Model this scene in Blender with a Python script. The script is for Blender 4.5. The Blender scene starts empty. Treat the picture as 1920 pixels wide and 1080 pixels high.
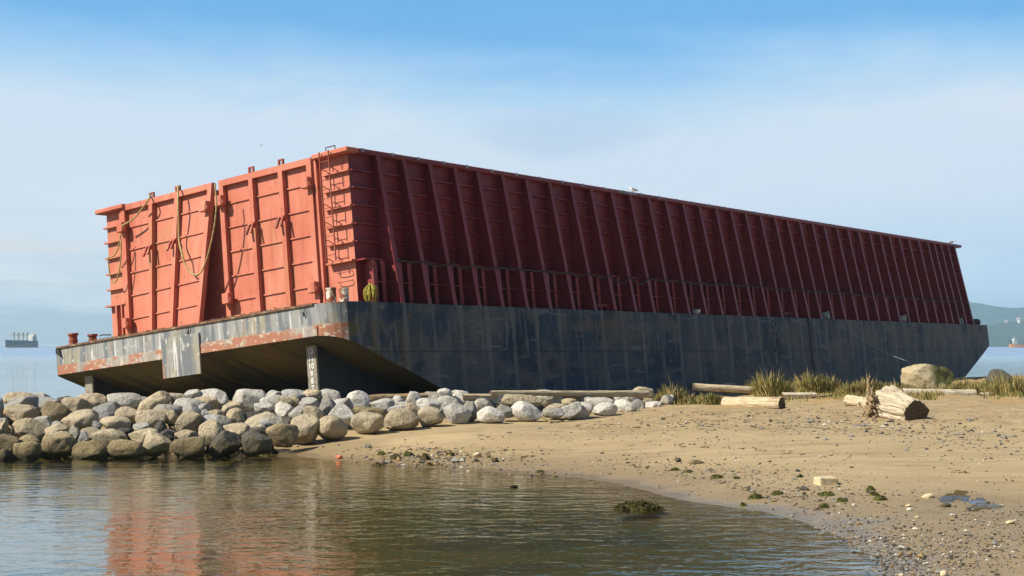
import bpy, math, random
import numpy as np
from mathutils import Vector, Matrix, noise

random.seed(7); rng = np.random.default_rng(7)
sc = bpy.context.scene
col = sc.collection

# ------------------------------------------------------------------ camera
CAMZ = 3.0
FPX = 2716.0                       # focal length in pixels of a 1920 px wide picture
PITCH = math.atan(108 / FPX)
CAM = np.array([0.0, 0.0, CAMZ])
cam = bpy.data.cameras.new('camera'); cam.lens = FPX / 1920 * 36; cam.sensor_width = 36
cam.clip_start = 0.1; cam.clip_end = 40000
camo = bpy.data.objects.new('camera', cam); col.objects.link(camo)
camo.location = (0, 0, CAMZ); camo.rotation_euler = (math.pi / 2 + PITCH, 0, 0)
sc.camera = camo

def ray(px, py):
    x = (px - 960) / FPX; v = -(py - 540) / FPX
    c, s = math.cos(PITCH), math.sin(PITCH)
    return np.array([x, c - s * v, s + c * v])
def at_depth(px, py, d):
    r = ray(px, py); return CAM + r * (d / r[1])
def at_z(px, py, z):
    r = ray(px, py); return CAM + r * ((z - CAMZ) / r[2])

# ------------------------------------------------------------------ mesh helpers
class MB:
    def __init__(s): s.v = []; s.f = []; s.m = []
    def add(s, vs, fs, mi=0):
        n = len(s.v); s.v += [tuple(map(float, v)) for v in vs]
        s.f += [tuple(i + n for i in f) for f in fs]; s.m += [mi] * len(fs); return s
    def box(s, a, b, mi=0):
        (x0, y0, z0), (x1, y1, z1) = np.minimum(a, b), np.maximum(a, b)
        vs = [(x0,y0,z0),(x1,y0,z0),(x1,y1,z0),(x0,y1,z0),(x0,y0,z1),(x1,y0,z1),(x1,y1,z1),(x0,y1,z1)]
        return s.add(vs, [(0,3,2,1),(4,5,6,7),(0,1,5,4),(1,2,6,5),(2,3,7,6),(3,0,4,7)], mi)
    def bar(s, a, b, u, w, t, mi=0):
        a, b, u = map(lambda q: np.array(q, float), (a, b, u))
        d = b - a; d /= np.linalg.norm(d); u = u - d * (u @ d); u /= np.linalg.norm(u); n = np.cross(d, u)
        vs = []
        for p in (a, b):
            for i, j in ((-1,-1),(1,-1),(1,1),(-1,1)): vs.append(p + u * (i * w / 2) + n * (j * t / 2))
        return s.add(vs, [(0,3,2,1),(4,5,6,7),(0,1,5,4),(1,2,6,5),(2,3,7,6),(3,0,4,7)], mi)
    def tube(s, pts, r, n=8, mi=0, cap=True, capmi=None):
        pts = [np.array(p, float) for p in pts]; k = len(pts)
        rr = r if hasattr(r, '__len__') else [r] * k
        vs = []; up = np.array([.13, .21, .97])
        for i, p in enumerate(pts):
            d = pts[min(i + 1, k - 1)] - pts[max(i - 1, 0)]; d /= np.linalg.norm(d) + 1e-9
            if abs(d @ up) > .95: up = np.array([.97, .1, .2])
            u = np.cross(d, up); u /= np.linalg.norm(u); w = np.cross(u, d); up = w
            for j in range(n):
                a = 2 * math.pi * j / n; vs.append(p + (u * math.cos(a) + w * math.sin(a)) * rr[i])
        fs = [(i*n+j, i*n+(j+1) % n, (i+1)*n+(j+1) % n, (i+1)*n+j) for i in range(k-1) for j in range(n)]
        base = len(s.v); s.add(vs, fs, mi)
        if cap:
            s.f += [tuple(base + j for j in range(n))[::-1], tuple(base + (k-1)*n + j for j in range(n))]
            s.m += [mi if capmi is None else capmi] * 2
        return s
    def build(s, name, mats, parent=None, smooth=False, bevel=0):
        me = bpy.data.meshes.new(name); me.from_pydata(s.v, [], s.f)
        for m in (mats if isinstance(mats, (list, tuple)) else [mats]): me.materials.append(m)
        me.polygons.foreach_set('material_index', s.m)
        if smooth: me.polygons.foreach_set('use_smooth', [True] * len(s.f))
        me.validate(); me.update()
        o = bpy.data.objects.new(name, me); col.objects.link(o)
        if parent: o.parent = parent
        if bevel:
            b = o.modifiers.new('bevel', 'BEVEL'); b.width = bevel; b.segments = 1; b.limit_method = 'ANGLE'
        return o

def spline(pts, n=6):
    P = [np.array(p, float) for p in pts]; P = [2*P[0]-P[1]] + P + [2*P[-1]-P[-2]]; out = []
    for i in range(1, len(P) - 2):
        for k in range(n):
            t = k / n; a, b, c, d = P[i-1:i+3]
            out.append(.5 * ((2*b) + (c-a)*t + (2*a-5*b+4*c-d)*t*t + (3*b-a-3*c+d)*t**3))
    out.append(P[-2]); return out

def tag(o, label=None, cat=None, group=None, kind=None):
    if label: o['label'] = label
    if cat: o['category'] = cat
    if group: o['group'] = group
    if kind: o['kind'] = kind
    return o
def empty(name, loc=(0, 0, 0), rz=0):
    o = bpy.data.objects.new(name, None); col.objects.link(o); o.location = loc; o.rotation_euler = (0, 0, rz)
    o.empty_display_size = .2; return o

# ------------------------------------------------------------------ materials
class NT:
    def __init__(s, tree): s.t = tree; s.n = tree.nodes; s.l = tree.links
    def new(s, typ, **kw):
        n = s.n.new(typ)
        for k, v in kw.items(): setattr(n, k, v)
        return n
    def put(s, sock, v):
        if isinstance(v, bpy.types.NodeSocket): s.l.new(v, sock)
        elif v is not None:
            if sock.type == 'RGBA' and len(v) == 3: v = (*v, 1)
            sock.default_value = v
    def math(s, op, a, b=None, c=None, clamp=False):
        n = s.new('ShaderNodeMath', operation=op, use_clamp=clamp)
        for i, v in enumerate((a, b, c)):
            if v is not None: s.put(n.inputs[i], v)
        return n.outputs[0]
    def mapr(s, v, lo, hi, a=0., b=1., smooth=True):
        n = s.new('ShaderNodeMapRange', interpolation_type='SMOOTHSTEP' if smooth else 'LINEAR'); n.clamp = True
        for i, x in enumerate((v, lo, hi, a, b)): s.put(n.inputs[i], x)
        return n.outputs[0]
    def mix(s, f, a, b, blend='MIX'):
        n = s.new('ShaderNodeMix', data_type='RGBA', blend_type=blend)
        s.put(n.inputs[0], f); s.put(n.inputs[6], a); s.put(n.inputs[7], b); return n.outputs[2]
    def vscale(s, v, sc_):
        n = s.new('ShaderNodeVectorMath', operation='MULTIPLY'); s.put(n.inputs[0], v); n.inputs[1].default_value = sc_; return n.outputs[0]
    def noise(s, v, scale=1., detail=4., rough=.55, dist=0.):
        n = s.new('ShaderNodeTexNoise'); s.put(n.inputs['Vector'], v)
        n.inputs['Scale'].default_value = scale; n.inputs['Detail'].default_value = detail
        n.inputs['Roughness'].default_value = rough; n.inputs['Distortion'].default_value = dist; return n.outputs['Fac']
    def voro(s, v, scale=1.):
        n = s.new('ShaderNodeTexVoronoi'); s.put(n.inputs['Vector'], v); n.inputs['Scale'].default_value = scale; return n.outputs['Distance']
    def xyz(s, v):
        n = s.new('ShaderNodeSeparateXYZ'); s.put(n.inputs[0], v); return n.outputs

def material(name, base, rough=.6, metallic=0., spec=.3):
    m = bpy.data.materials.new(name); m.use_nodes = True
    t = NT(m.node_tree); b = t.n['Principled BSDF']
    b.inputs['Roughness'].default_value = rough; b.inputs['Metallic'].default_value = metallic
    b.inputs['Specular IOR Level'].default_value = spec
    tc = t.new('ShaderNodeTexCoord')
    t.b = b; t.obj = tc.outputs['Object']; t.c = base; t.mat = m
    geo = t.new('ShaderNodeNewGeometry'); t.pos = geo.outputs['Position']; t.norm = geo.outputs['Normal']
    return t
def layer(t, colr, scale, lo, hi, amt=1., detail=4., mask=None, vec=None, rough=.55):
    f = t.mapr(t.noise(t.vscale(vec or t.obj, scale), 1., detail, rough), lo, hi)
    f = t.math('MULTIPLY', f, amt)
    if mask is not None: f = t.math('MULTIPLY', f, mask)
    t.c = t.mix(f, t.c, colr); return t
def done(t, bump=None, dist=.02, strength=1.):
    t.put(t.b.inputs['Base Color'], t.c)
    if bump is not None:
        n = t.new('ShaderNodeBump'); n.inputs['Strength'].default_value = strength; n.inputs['Distance'].default_value = dist
        t.put(n.inputs['Height'], bump); t.l.new(n.outputs[0], t.b.inputs['Normal'])
    return t.mat
def simple(name, base, rough=.7, var=.25, scale=3., metallic=0., spec=.3):
    t = material(name, base, rough, metallic, spec)
    layer(t, tuple(c * (1 - var * 1.6) for c in base), (scale,) * 3, .42, .7, .9)
    layer(t, tuple(min(1, c * (1 + var)) for c in base), (scale * 2.7,) * 3, .5, .75, .8)
    return done(t)

M = {}
# red lead paint of the bin
t = material('red_paint', (.54, .19, .125), .55, 0, .35)
layer(t, (.46, .13, .08), (.35, .35, .5), .35, .7, .8)
layer(t, (.62, .27, .185), (1.1, 1.1, .28), .5, .75, .7)          # chalky runs
layer(t, (.36, .10, .06), (5, 5, .5), .54, .70, .6)
layer(t, (.42, .20, .10), (.8, .8, .35), .58, .68, .5, 6)             # vertical dirt
layer(t, (.40, .14, .05), (1.5, 1.5, 1.5), .62, .72, .5, 6)        # rust bloom
layer(t, (.14, .045, .025), (6, 6, 4), .66, .71, .8, 6)             # chips
M['red'] = done(t, t.noise(t.vscale(t.obj, (1.2, 1.2, 1.2)), 1., 3), .05, .5)
t = material('old_red_paint', (.34, .075, .05), .65)
layer(t, (.2, .07, .04), (3, 3, 1.), .45, .6, .9, 6)
layer(t, (.5, .25, .16), (6, 6, 3), .58, .68, .8, 6)
M['oldred'] = done(t)
t = material('shade_red_paint', (.225, .028, .031), .5, 0, .4)  # deeper red of the long side, its shade darkened into the colour
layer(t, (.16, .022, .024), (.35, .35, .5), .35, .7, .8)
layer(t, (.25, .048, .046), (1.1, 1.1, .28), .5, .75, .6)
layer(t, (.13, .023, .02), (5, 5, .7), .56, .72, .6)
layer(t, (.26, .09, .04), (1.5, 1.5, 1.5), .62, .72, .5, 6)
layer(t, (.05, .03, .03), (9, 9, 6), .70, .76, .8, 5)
M['shade_red'] = done(t, t.noise(t.vscale(t.obj, (1.1, 1.1, 1.5)), 1., 3), .09, .6)
# hull side: weathered navy with pale vertical wear below every frame
X0, SP = 3.2, 1.484
t = material('hull_navy', (.028, .046, .076), .65, 0, .25)
xs = t.xyz(t.obj)
layer(t, (.085, .083, .088), (.22, .22, .16), .44, .62, .9, 6)
layer(t, (.012, .024, .046), (.55, .55, .3), .48, .62, .9, 5)
fr = t.math('FRACT', t.math('DIVIDE', t.math('SUBTRACT', xs[0], X0 - .5 * SP), SP))
dd = t.math('ABSOLUTE', t.math('SUBTRACT', fr, .5))
wob = t.noise(t.vscale(t.obj, (1.2, 1.2, .5)), 1., 4)
strip = t.mapr(t.math('ADD', dd, t.math('MULTIPLY', wob, .28)), .16, .27, 1., 0.)
strip = t.math('MULTIPLY', strip, t.mapr(t.noise(t.vscale(t.obj, (.33, .1, .1)), 1., 2), .28, .5))
t.c = t.mix(t.math('MULTIPLY', strip, .85), t.c, (.14, .14, .15))
layer(t, (.20, .205, .21), (6., 6., .45), .57, .70, .7, 4)
layer(t, (.03, .04, .06), (4., 4., .3), .60, .74, .7, 4)
layer(t, (.20, .21, .22), (.5, .5, 3.), .58, .68, .55, 8)
layer(t, (.125, .12, .115), (.8, .8, .9), .50, .62, .6, 7)
layer(t, (.115, .095, .07), (.35, .35, .6), .56, .68, .7, 6)
layer(t, (.20, .20, .20), (2.6, 2.6, 2.2), .64, .69, .6, 7)
layer(t, (.16, .07, .03), (1.6, 1.6, .8), .68, .73, .7, 6)
farx = t.mapr(xs[0], 30., 58.)
layer(t, (.135, .125, .112), (.6, .6, .5), .35, .65, .8, 6, mask=farx)
botz = t.mapr(xs[2], -1.0, -3.0)
layer(t, (.105, .10, .095), (.5, .5, 2.2), .45, .65, .8, 5, mask=botz)
layer(t, (.30, .11, .03), (.55, .55, .9), .67, .72, .9, 4, mask=botz)
nearx = t.math('MULTIPLY', t.mapr(xs[0], 5., 1.), t.mapr(xs[2], -.3, -1.0))
layer(t, (.13, .10, .03), (1.1, 1.1, 1.1), .42, .6, .9, 5, mask=nearx)
lap = t.math('ABSOLUTE', t.math('SUBTRACT', xs[2], -1.62))
t.c = t.mix(t.mapr(lap, .035, .02, 0, .6), t.c, (.025, .03, .04))
b1 = t.noise(t.vscale(t.obj, (.9, .9, .5)), 1., 3); b2 = t.noise(t.vscale(t.obj, (14, 14, 9)), 1., 3)
M['hull'] = done(t, t.math('ADD', b1, t.math('MULTIPLY', b2, .06)), .10, .5)
# transom plating: pale grey with white and dark runs, rust band
t = material('hull_end_grey', (.27, .28, .28), .6, 0, .35)
ys = t.xyz(t.obj)
layer(t, (.28, .25, .17), (.5, .5, .8), .44, .62, .8, 6)
layer(t, (.12, .14, .165), (3.0, 3.0, .3), .46, .58, .9, 4)
layer(t, (.60, .61, .62), (4.5, 4.5, .4), .58, .67, .9, 4)
layer(t, (.30, .16, .08), (2.2, 2.2, .45), .60, .70, .7, 5)
layer(t, (.10, .115, .135), (9., 9., .5), .60, .70, .8, 4)
layer(t, (.48, .47, .42), (5, 5, 4), .60, .66, .8, 7)
band = t.mapr(t.math('ADD', ys[2], t.math('MULTIPLY', t.noise(t.vscale(t.obj, (2.5, 2.5, 2.5)), 1., 5), .10)), -.60, -.64)
notskirt = t.math('SUBTRACT', 1., t.math('MULTIPLY', t.math('GREATER_THAN', ys[1], 6.42), t.math('LESS_THAN', ys[1], 8.43)))
band = t.math('MULTIPLY', band, notskirt)
t.c = t.mix(t.math('MULTIPLY', band, .45), t.c, (.40, .34, .27))
layer(t, (.33, .13, .07), (1.1, 1.1, 1.8), .43, .52, .9, 8, mask=band)
layer(t, (.5, .44, .36), (4, 4, 6), .57, .63, .8, 6, mask=band)
edge = t.mapr(ys[2], -.10, .0)
layer(t, (.22, .10, .04), (3, 3, 3), .44, .58, .9, 5, mask=edge)
b1 = t.noise(t.vscale(t.obj, (.8, .8, .8)), 1., 3); b2 = t.noise(t.vscale(t.obj, (12, 12, 8)), 1., 4)
M['hullend'] = done(t, t.math('ADD', b1, t.math('MULTIPLY', b2, .12)), .07, .6)
t = material('hull_bottom_weed', (.075, .060, .022), .75)
layer(t, (.032, .028, .013), (.25, 1.2, .3), .42, .62, .9, 5)
layer(t, (.12, .092, .035), (.5, 2.5, .5), .55, .7, .8, 5)
layer(t, (.025, .022, .015), (.35, .35, .35), .60, .68, .9, 5)
M['bottom'] = done(t, t.noise(t.vscale(t.obj, (3, 3, 3)), 1., 4), .05, .5)
t = material('rusty_deck', (.16, .085, .05), .85)
layer(t, (.35, .26, .17), (2, 2, 2), .5, .62, .9, 6)
layer(t, (.05, .035, .03), (4, 4, 4), .52, .66, .8, 5)
M['deck'] = done(t, t.noise(t.vscale(t.obj, (9, 9, 9)), 1., 4), .05, .8)
t = material('rust_white_post', (.62, .58, .5), .7)
layer(t, (.25, .08, .035), (5, 5, 4), .47, .53, 1., 6)
layer(t, (.06, .03, .02), (8, 8, 8), .6, .66, .9, 5)
M['post'] = done(t)
M['dark'] = simple('dark_steel', (.045, .02, .018), .6, .3, 6)
M['iron'] = simple('black_iron', (.03, .03, .032), .6, .3, 9)
M['whitepaint'] = simple('white_paint', (.72, .72, .7), .6, .15, 6)
M['patch'] = simple('bare_grey_patch', (.30, .34, .36), .6, .3, 8)
M['foot'] = simple('bare_frame_foot', (.10, .105, .115), .6, .3, 8)
M['skeg'] = simple('skeg_grey', (.26, .24, .20), .7, .3, 4)
M['skegside'] = simple('skeg_dark_blue', (.028, .034, .045), .6, .3, 2)
M['rope'] = simple('yellow_rope', (.42, .33, .15), .85, .35, 9)
M['mop'] = simple('yellow_green_rope', (.36, .31, .055), .9, .4, 9)
M['chain'] = simple('dark_green_cable', (.05, .06, .045), .8, .3, 9)
M['bluerope'] = simple('grey_blue_rope', (.20, .27, .32), .85, .3, 6)
M['paleropes'] = simple('pale_blue_rope', (.33, .38, .40), .9, .3, 6)

# ------------------------------------------------------------------ terrain
ctrl = []
def cz(px, py, z): p = at_z(px, py, z); ctrl.append((p[0], p[1], z))
def cd(px, py, d, dz=0): p = at_depth(px, py, d); ctrl.append((p[0], p[1], p[2] + dz))
SHORE = [(480,852),(560,855),(640,864),(780,874),(900,884),(1050,892),(1180,911),(1250,929),(1350,946),(1450,964),(1540,996),(1600,1030),(1640,1085)]
for x, y in SHORE: cz(x, y, 0)
for x, y, z in ((700,835,.22),(640,832,.27),(820,812,.6),(900,800,.62),(900,845,.27),(1050,795,.68),(1050,845,.30),(1150,785,.7),(1250,765,.9),
    (1400,778,.84),(1300,830,.5),(1200,860,.28),(1500,840,.5),(1700,798,.66),(1550,900,.3),(1900,850,.5),(1900,780,.85),(1700,870,.4),
    (1820,945,.115),(1900,1000,.10),(1750,1000,.10),(1920,1080,.13),(1700,940,.15),(1330,748,.95),(1420,741,1.0),(1550,739,1.0),(1700,734,.98),
    (1800,731,.96),(1880,727,.96),(1640,760,.98),(1780,765,.95),(1200,748,1.02)): cz(x, y, z)
FOOT = [(-60,858,38.6),(0,855,38.8),(150,855,38.9),(300,852,39.0),(420,848,39.4),(520,835,40.2),(640,820,41.5),(750,800,43.0),(900,788,44.5),(1050,783,46.0),(1150,770,48.0),(1240,757,51.0)]
CREST = [(-60,755,43.0),(0,755,43.2),(150,753,43.5),(300,750,44.0),(600,752,44.8),(750,755,45.6),(900,750,47.6),(1050,750,49.6),(1150,750,51.2),(1240,745,53.0)]
for x, y, d in FOOT: cd(x, y, d + .4, -.42 if x < 540 else -.06)
for x, y, d in CREST: cd(x, y, d, -.38)
for x, y, z in ((-14,55,.2),(-19,53,-.5),(-24,50,-.9),(-6,52,.8),(0,58,.9),(4,70,.1),(-4,62,.1),(-15,68,-.9),(5,90,-.6),(-10,85,-1.4),(-30,60,-1.5),(-40,45,-1.0),(-30,38,-.9),
    (14,71,1.0),(22,81,1.0),(27,88,1.0),(31,93,.9),(33,96,.6),(36,104,-.4),(40,98,.2),(45,110,-.9),(60,110,-1.2),(60,90,.3),(55,75,1.0),(42,62,1.25),(30,40,1.0),(24,26,.7),
    (18,16,.5),(12,10,.35),(5,12,-.1),(0,12,-.75),(-10,14,-1.0),(-10,24,-.9),(-3,25,-.75),(-15,32,-.9),(-6,33,-.6),(0,30,-.42),(3,22,-.28),(-25,20,-1.3),(-40,15,-1.5),(0,0,-1.0),(15,0,.1),(30,10,.9),
    (20,100,-.6),(10,110,-1.4),(30,112,-1.2),(70,60,1.3),(70,20,1.3),(-45,80,-1.8),(-45,110,-1.8),(-45,-8,-1.6),(70,-8,1.3),(20,-8,.5)): ctrl.append((x, y, z))
for x, y in SHORE[3:]:
    p = at_z(x, y, 0); q_ = at_z(x, y, 0) - np.array([0.75, 1.1, 0]) * 1.3; ctrl.append((q_[0], q_[1], -.16))
C = np.array(ctrl)
def kern(r2): return np.where(r2 > 1e-9, .5 * r2 * np.log(np.maximum(r2, 1e-9)), 0)
n_ = len(C); d2 = ((C[:, None, :2] - C[None, :, :2]) ** 2).sum(-1)
A = np.zeros((n_ + 3, n_ + 3)); A[:n_, :n_] = kern(d2) + np.eye(n_) * 1.5
A[:n_, n_:] = np.c_[np.ones(n_), C[:, :2]]; A[n_:, :n_] = A[:n_, n_:].T
wgt = np.linalg.solve(A, np.r_[C[:, 2], 0, 0, 0])
GX0, GX1, GY0, GY1, GS = -44., 70., -8., 114., .24
gx = np.arange(GX0, GX1, GS); gy = np.arange(GY0, GY1, GS)
XX, YY = np.meshgrid(gx, gy)
ZZ = np.zeros_like(XX)
for i in range(n_): ZZ += wgt[i] * kern((XX - C[i, 0])**2 + (YY - C[i, 1])**2)
ZZ += wgt[n_] + wgt[n_+1] * XX + wgt[n_+2] * YY
def fbm(X, Y, s, seed):
    # cheap value noise on a lattice
    r = np.random.default_rng(seed); L = r.random((256, 256)); x = X * s + 500; y = Y * s + 500
    xi = np.floor(x).astype(int); yi = np.floor(y).astype(int); fx = x - xi; fy = y - yi
    fx = fx*fx*(3-2*fx); fy = fy*fy*(3-2*fy); g = lambda a, b: L[a % 256, b % 256]
    return (g(xi,yi)*(1-fx)+g(xi+1,yi)*fx)*(1-fy)+(g(xi,yi+1)*(1-fx)+g(xi+1,yi+1)*fx)*fy - .5
rough_zone = np.clip((ZZ - .55) / .25, 0, 1)
ZZ += fbm(XX, YY, .35, 1) * .10 * np.clip((ZZ - .3) * 2, 0, 1) + fbm(XX, YY, 1.3, 2) * .09 * rough_zone + fbm(XX, YY, 2.6, 3) * .06 * rough_zone
ZZ += fbm(XX, YY, 1.1, 4) * .018 + fbm(XX, YY, .5, 5) * .03
def gz(x, y):
    i = (x - GX0) / GS; j = (y - GY0) / GS
    i = min(max(i, 0), len(gx) - 2.001); j = min(max(j, 0), len(gy) - 2.001)
    a, b = int(i), int(j); u, v = i - a, j - b
    return float(ZZ[b,a]*(1-u)*(1-v)+ZZ[b,a+1]*u*(1-v)+ZZ[b+1,a]*(1-u)*v+ZZ[b+1,a+1]*u*v)
def hit(px, py, lo=12., hi=112.):
    r = ray(px, py); r = r / r[1]; d = lo
    while d < hi:
        p = CAM + r * d
        if p[2] < max(gz(p[0], p[1]), -.02): return p
        d += .05
    return CAM + r * hi

NXg, NYg = len(gx), len(gy)
me = bpy.data.meshes.new('beach_sand')
idx = np.arange(NXg * NYg).reshape(NYg, NXg)
quads = np.stack([idx[:-1,:-1], idx[:-1,1:], idx[1:,1:], idx[1:,:-1]], -1).reshape(-1, 4)
me.from_pydata(np.stack([XX, YY, ZZ], -1).reshape(-1, 3).tolist(), [], quads.tolist())
me.polygons.foreach_set('use_smooth', [True] * len(quads)); me.update()
sand = bpy.data.objects.new('beach_sand', me); col.objects.link(sand); tag(sand, kind='structure')
t = material('sand', (.385, .298, .168), .9, 0, .2)
ps = t.xyz(t.pos)
layer(t, (.315, .24, .134), (.25, .6, 1), .4, .65, .8, 5, vec=t.pos)
layer(t, (.43, .338, .198), (.9, 1.6, 1), .5, .7, .7, 5, vec=t.pos)
layer(t, (.27, .205, .115), (.45, 2.6, 1), .55, .66, .7, 5, vec=t.pos)              # darker drift lines
up = t.mapr(t.math('ADD', ps[2], t.math('MULTIPLY', t.math('SUBTRACT', t.noise(t.vscale(t.pos, (.3, .5, 1)), 1., 3), .5), .5)), .55, .8)
layer(t, (.29, .215, .12), (2.2, 2.5, 1), .45, .62, .8, 6, vec=t.pos, mask=up)
layer(t, (.14, .105, .06), (6, 6, 1), .60, .68, .8, 5, vec=t.pos, mask=up)
layer(t, (.40, .24, .07), (.35, .5, 1), .48, .6, .7, 4, vec=t.pos, mask=t.mapr(ps[2], .9, 1.05))
layer(t, (.10, .085, .055), (16, 16, 1), .66, .70, .7, 3, vec=t.pos)
wn = t.math('ADD', ps[2], t.math('MULTIPLY', t.math('SUBTRACT', t.noise(t.vscale(t.pos, (.7, .7, .7)), 1., 4), .5), .16))
pc = at_z(1815, 945, .115)
pdx = t.math('DIVIDE', t.math('SUBTRACT', ps[0], float(pc[0])), 1.25); pdy = t.math('DIVIDE', t.math('SUBTRACT', ps[1], float(pc[1]) - .1), 1.5)
pdd = t.math('ADD', t.math('ADD', t.math('MULTIPLY', pdx, pdx), t.math('MULTIPLY', pdy, pdy)), t.math('MULTIPLY', t.math('SUBTRACT', t.noise(t.vscale(t.pos, (1.6, 1.6, 1)), 1., 5), .5), 1.6))
wet = t.math('MAXIMUM', t.mapr(wn, .42, .04), t.mapr(pdd, 1.3, .3))
t.c = t.mix(t.math('MULTIPLY', wet, .72), t.c, (.20, .15, .085))
mud = t.mapr(ps[2], -.02, -.30)
t.c = t.mix(mud, t.c, (.082, .090, .020))
layer(t, (.108, .095, .024), (.5, .5, 1), .45, .62, .8, 4, vec=t.pos, mask=mud)
layer(t, (.045, .052, .015), (.45, .8, 1), .52, .62, .85, 5, vec=t.pos, mask=mud)
film = t.mapr(wn, .085, .015)
t.put(t.b.inputs['Roughness'], t.math('SUBTRACT', t.mapr(wet, 0, 1, .92, .62), t.math('MULTIPLY', film, .47)))
t.put(t.b.inputs['Specular IOR Level'], t.math('ADD', .2, t.math('MULTIPLY', film, .6)))
h = t.math('ADD', t.math('MULTIPLY', t.noise(t.vscale(t.pos, (3, 3, 3)), 1., 6, .65), t.math('ADD', .7, t.math('MULTIPLY', up, 1.6))), t.math('MULTIPLY', t.noise(t.vscale(t.pos, (26, 26, 26)), 1., 3), .25))
M['sand'] = done(t, h, .07, .55); me.materials.append(M['sand'])

# sea bed far out
m_bed = simple('seabed_mud', (.05, .05, .02), .9, .3, .05)
tag(MB().add([(-9000, -300, -2.2), (9000, -300, -2.2), (9000, 9500, -2.2), (-9000, 9500, -2.2)], [(0, 1, 2, 3)]).build('seabed', m_bed), kind='structure')
# water
m = bpy.data.materials.new('water'); m.use_nodes = True; t = NT(m.node_tree); t.n.clear()
geo = t.new('ShaderNodeNewGeometry'); pos = geo.outputs['Position']; px_ = t.xyz(pos)
n1 = t.noise(t.vscale(pos, (1.9, 2.7, 1)), 1., 3., .5, .5)
n2 = t.noise(t.vscale(pos, (6., 9., 1)), 1., 2., .5, .3)
n3 = t.noise(t.vscale(pos, (.10, .35, 1)), 1., 3., .5)
patch = t.mapr(t.noise(t.vscale(pos, (.012, .05, 1)), 1., 3.), .35, .65, .45, 1.25)
far = t.mapr(px_[1], 44., 90., 1., 5.)
h = t.math('ADD', t.math('ADD', t.math('MULTIPLY', n1, .027), t.math('MULTIPLY', n2, .004)), t.math('MULTIPLY', n3, .06))
bump = t.new('ShaderNodeBump'); bump.inputs['Distance'].default_value = 1.
t.put(bump.inputs['Strength'], t.math('MULTIPLY', patch, .8)); t.put(bump.inputs['Height'], h)
lw = t.new('ShaderNodeLayerWeight'); lw.inputs['Blend'].default_value = .5; t.l.new(bump.outputs[0], lw.inputs['Normal']); fr_ = t.math('ADD', .02, t.math('MULTIPLY', .98, t.math('POWER', lw.outputs['Facing'], 4.6)))
gl = t.new('ShaderNodeBsdfGlossy'); gl.inputs['Roughness'].default_value = .03; t.put(gl.inputs['Roughness'], t.mapr(px_[1], 50., 700., .03, .36)); gl.inputs['Color'].default_value = (1, 1, 1, 1); t.l.new(bump.outputs[0], gl.inputs['Normal'])
tr = t.new('ShaderNodeBsdfTransparent'); tr.inputs['Color'].default_value = (.90, .88, .68, 1)
mx = t.new('ShaderNodeMixShader'); t.put(mx.inputs[0], fr_); t.l.new(tr.outputs[0], mx.inputs[1]); t.l.new(gl.outputs[0], mx.inputs[2])
out = t.new('ShaderNodeOutputMaterial'); t.l.new(mx.outputs[0], out.inputs[0])
tag(MB().add([(-9000, -300, 0), (9000, -300, 0), (9000, 9500, 0), (-9000, 9500, 0)], [(0, 1, 2, 3)]).build('sea_water', m), kind='structure')
# the puddle on the sand
# ------------------------------------------------------------------ the barge
R = [[0.6012514, -0.7947652, -0.0827345], [0.7990584, 0.5978198, 0.0641648], [-0.0015356, -0.1046889, 0.9945038]]
P0 = np.array([-5.514023, 45.447290, 1.4175622 + CAMZ]); RM = np.array(R)
barge = empty('barge'); barge.matrix_world = Matrix.Translation(P0) @ Matrix(R).to_4x4()
tag(barge, 'long red steel barge with dark hull, stranded tilted behind the boulder bank', 'barge')
def B2W(p): return P0 + RM @ np.array(p, float)
def bloc(px, py, ax, v):
    r = RM.T @ ray(px, py); o = RM.T @ (CAM - P0); return o + r * ((v - o[ax]) / r[ax])
L, BW, HE, K = 61., 14.54, 1.016, .385
# hull
mb = MB(); rc = 1.0
xsmp = [rc * (1 - math.cos(a)) for a in np.linspace(0, math.pi / 2, 8)] + list(np.arange(2, 60, 1.0)) + [L - rc * (1 - math.cos(a)) for a in np.linspace(math.pi / 2, 0, 8)]
def yin(x, rc=1.0):
    e = min(x, L - x)
    return 0. if e >= rc else rc - math.sqrt(max(0, rc*rc - (rc - e)**2))
def zb(x): return max(-4.3, -HE - K * min(x, L - x))
rows = []
for x in xsmp:
    y0 = yin(x); z = zb(x)
    zs = np.linspace(0, z, 6)
    rows.append((x, y0, zs))
vid = {}
vs = []
for i, (x, y0, zs) in enumerate(rows):
    for side, y in ((0, y0), (1, BW - yin(x, .12))):
        for k, z in enumerate(zs):
            j = .02 * (noise.noise(Vector((x * .45, side * 9., z * .8)))) if 0 < k else 0
            vid[i, side, k] = len(vs); vs.append((x, y + (j if side == 0 else -j), z))
fs = []; mi = []
for i in range(len(rows) - 1):
    for k in range(5):
        fs.append((vid[i,0,k], vid[i,0,k+1], vid[i+1,0,k+1], vid[i+1,0,k])); mi.append(0 if rows[i][0] > .45 else 1)
        fs.append((vid[i+1,1,k], vid[i+1,1,k+1], vid[i,1,k+1], vid[i,1,k])); mi.append(0)
    fs.append((vid[i,0,5], vid[i,1,5], vid[i+1,1,5], vid[i+1,0,5])); mi.append(2)
    fs.append((vid[i,0,0], vid[i+1,0,0], vid[i+1,1,0], vid[i,1,0])); mi.append(3)
for k in range(5):
    fs.append((vid[0,1,k], vid[0,1,k+1], vid[0,0,k+1], vid[0,0,k])); mi.append(1)
    e = len(rows) - 1
    fs.append((vid[e,0,k], vid[e,0,k+1], vid[e,1,k+1], vid[e,1,k])); mi.append(0)
mb.v = vs; mb.f = fs; mb.m = mi
hull = mb.build('hull', [M['hull'], M['hullend'], M['bottom'], M['deck']], barge)
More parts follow.
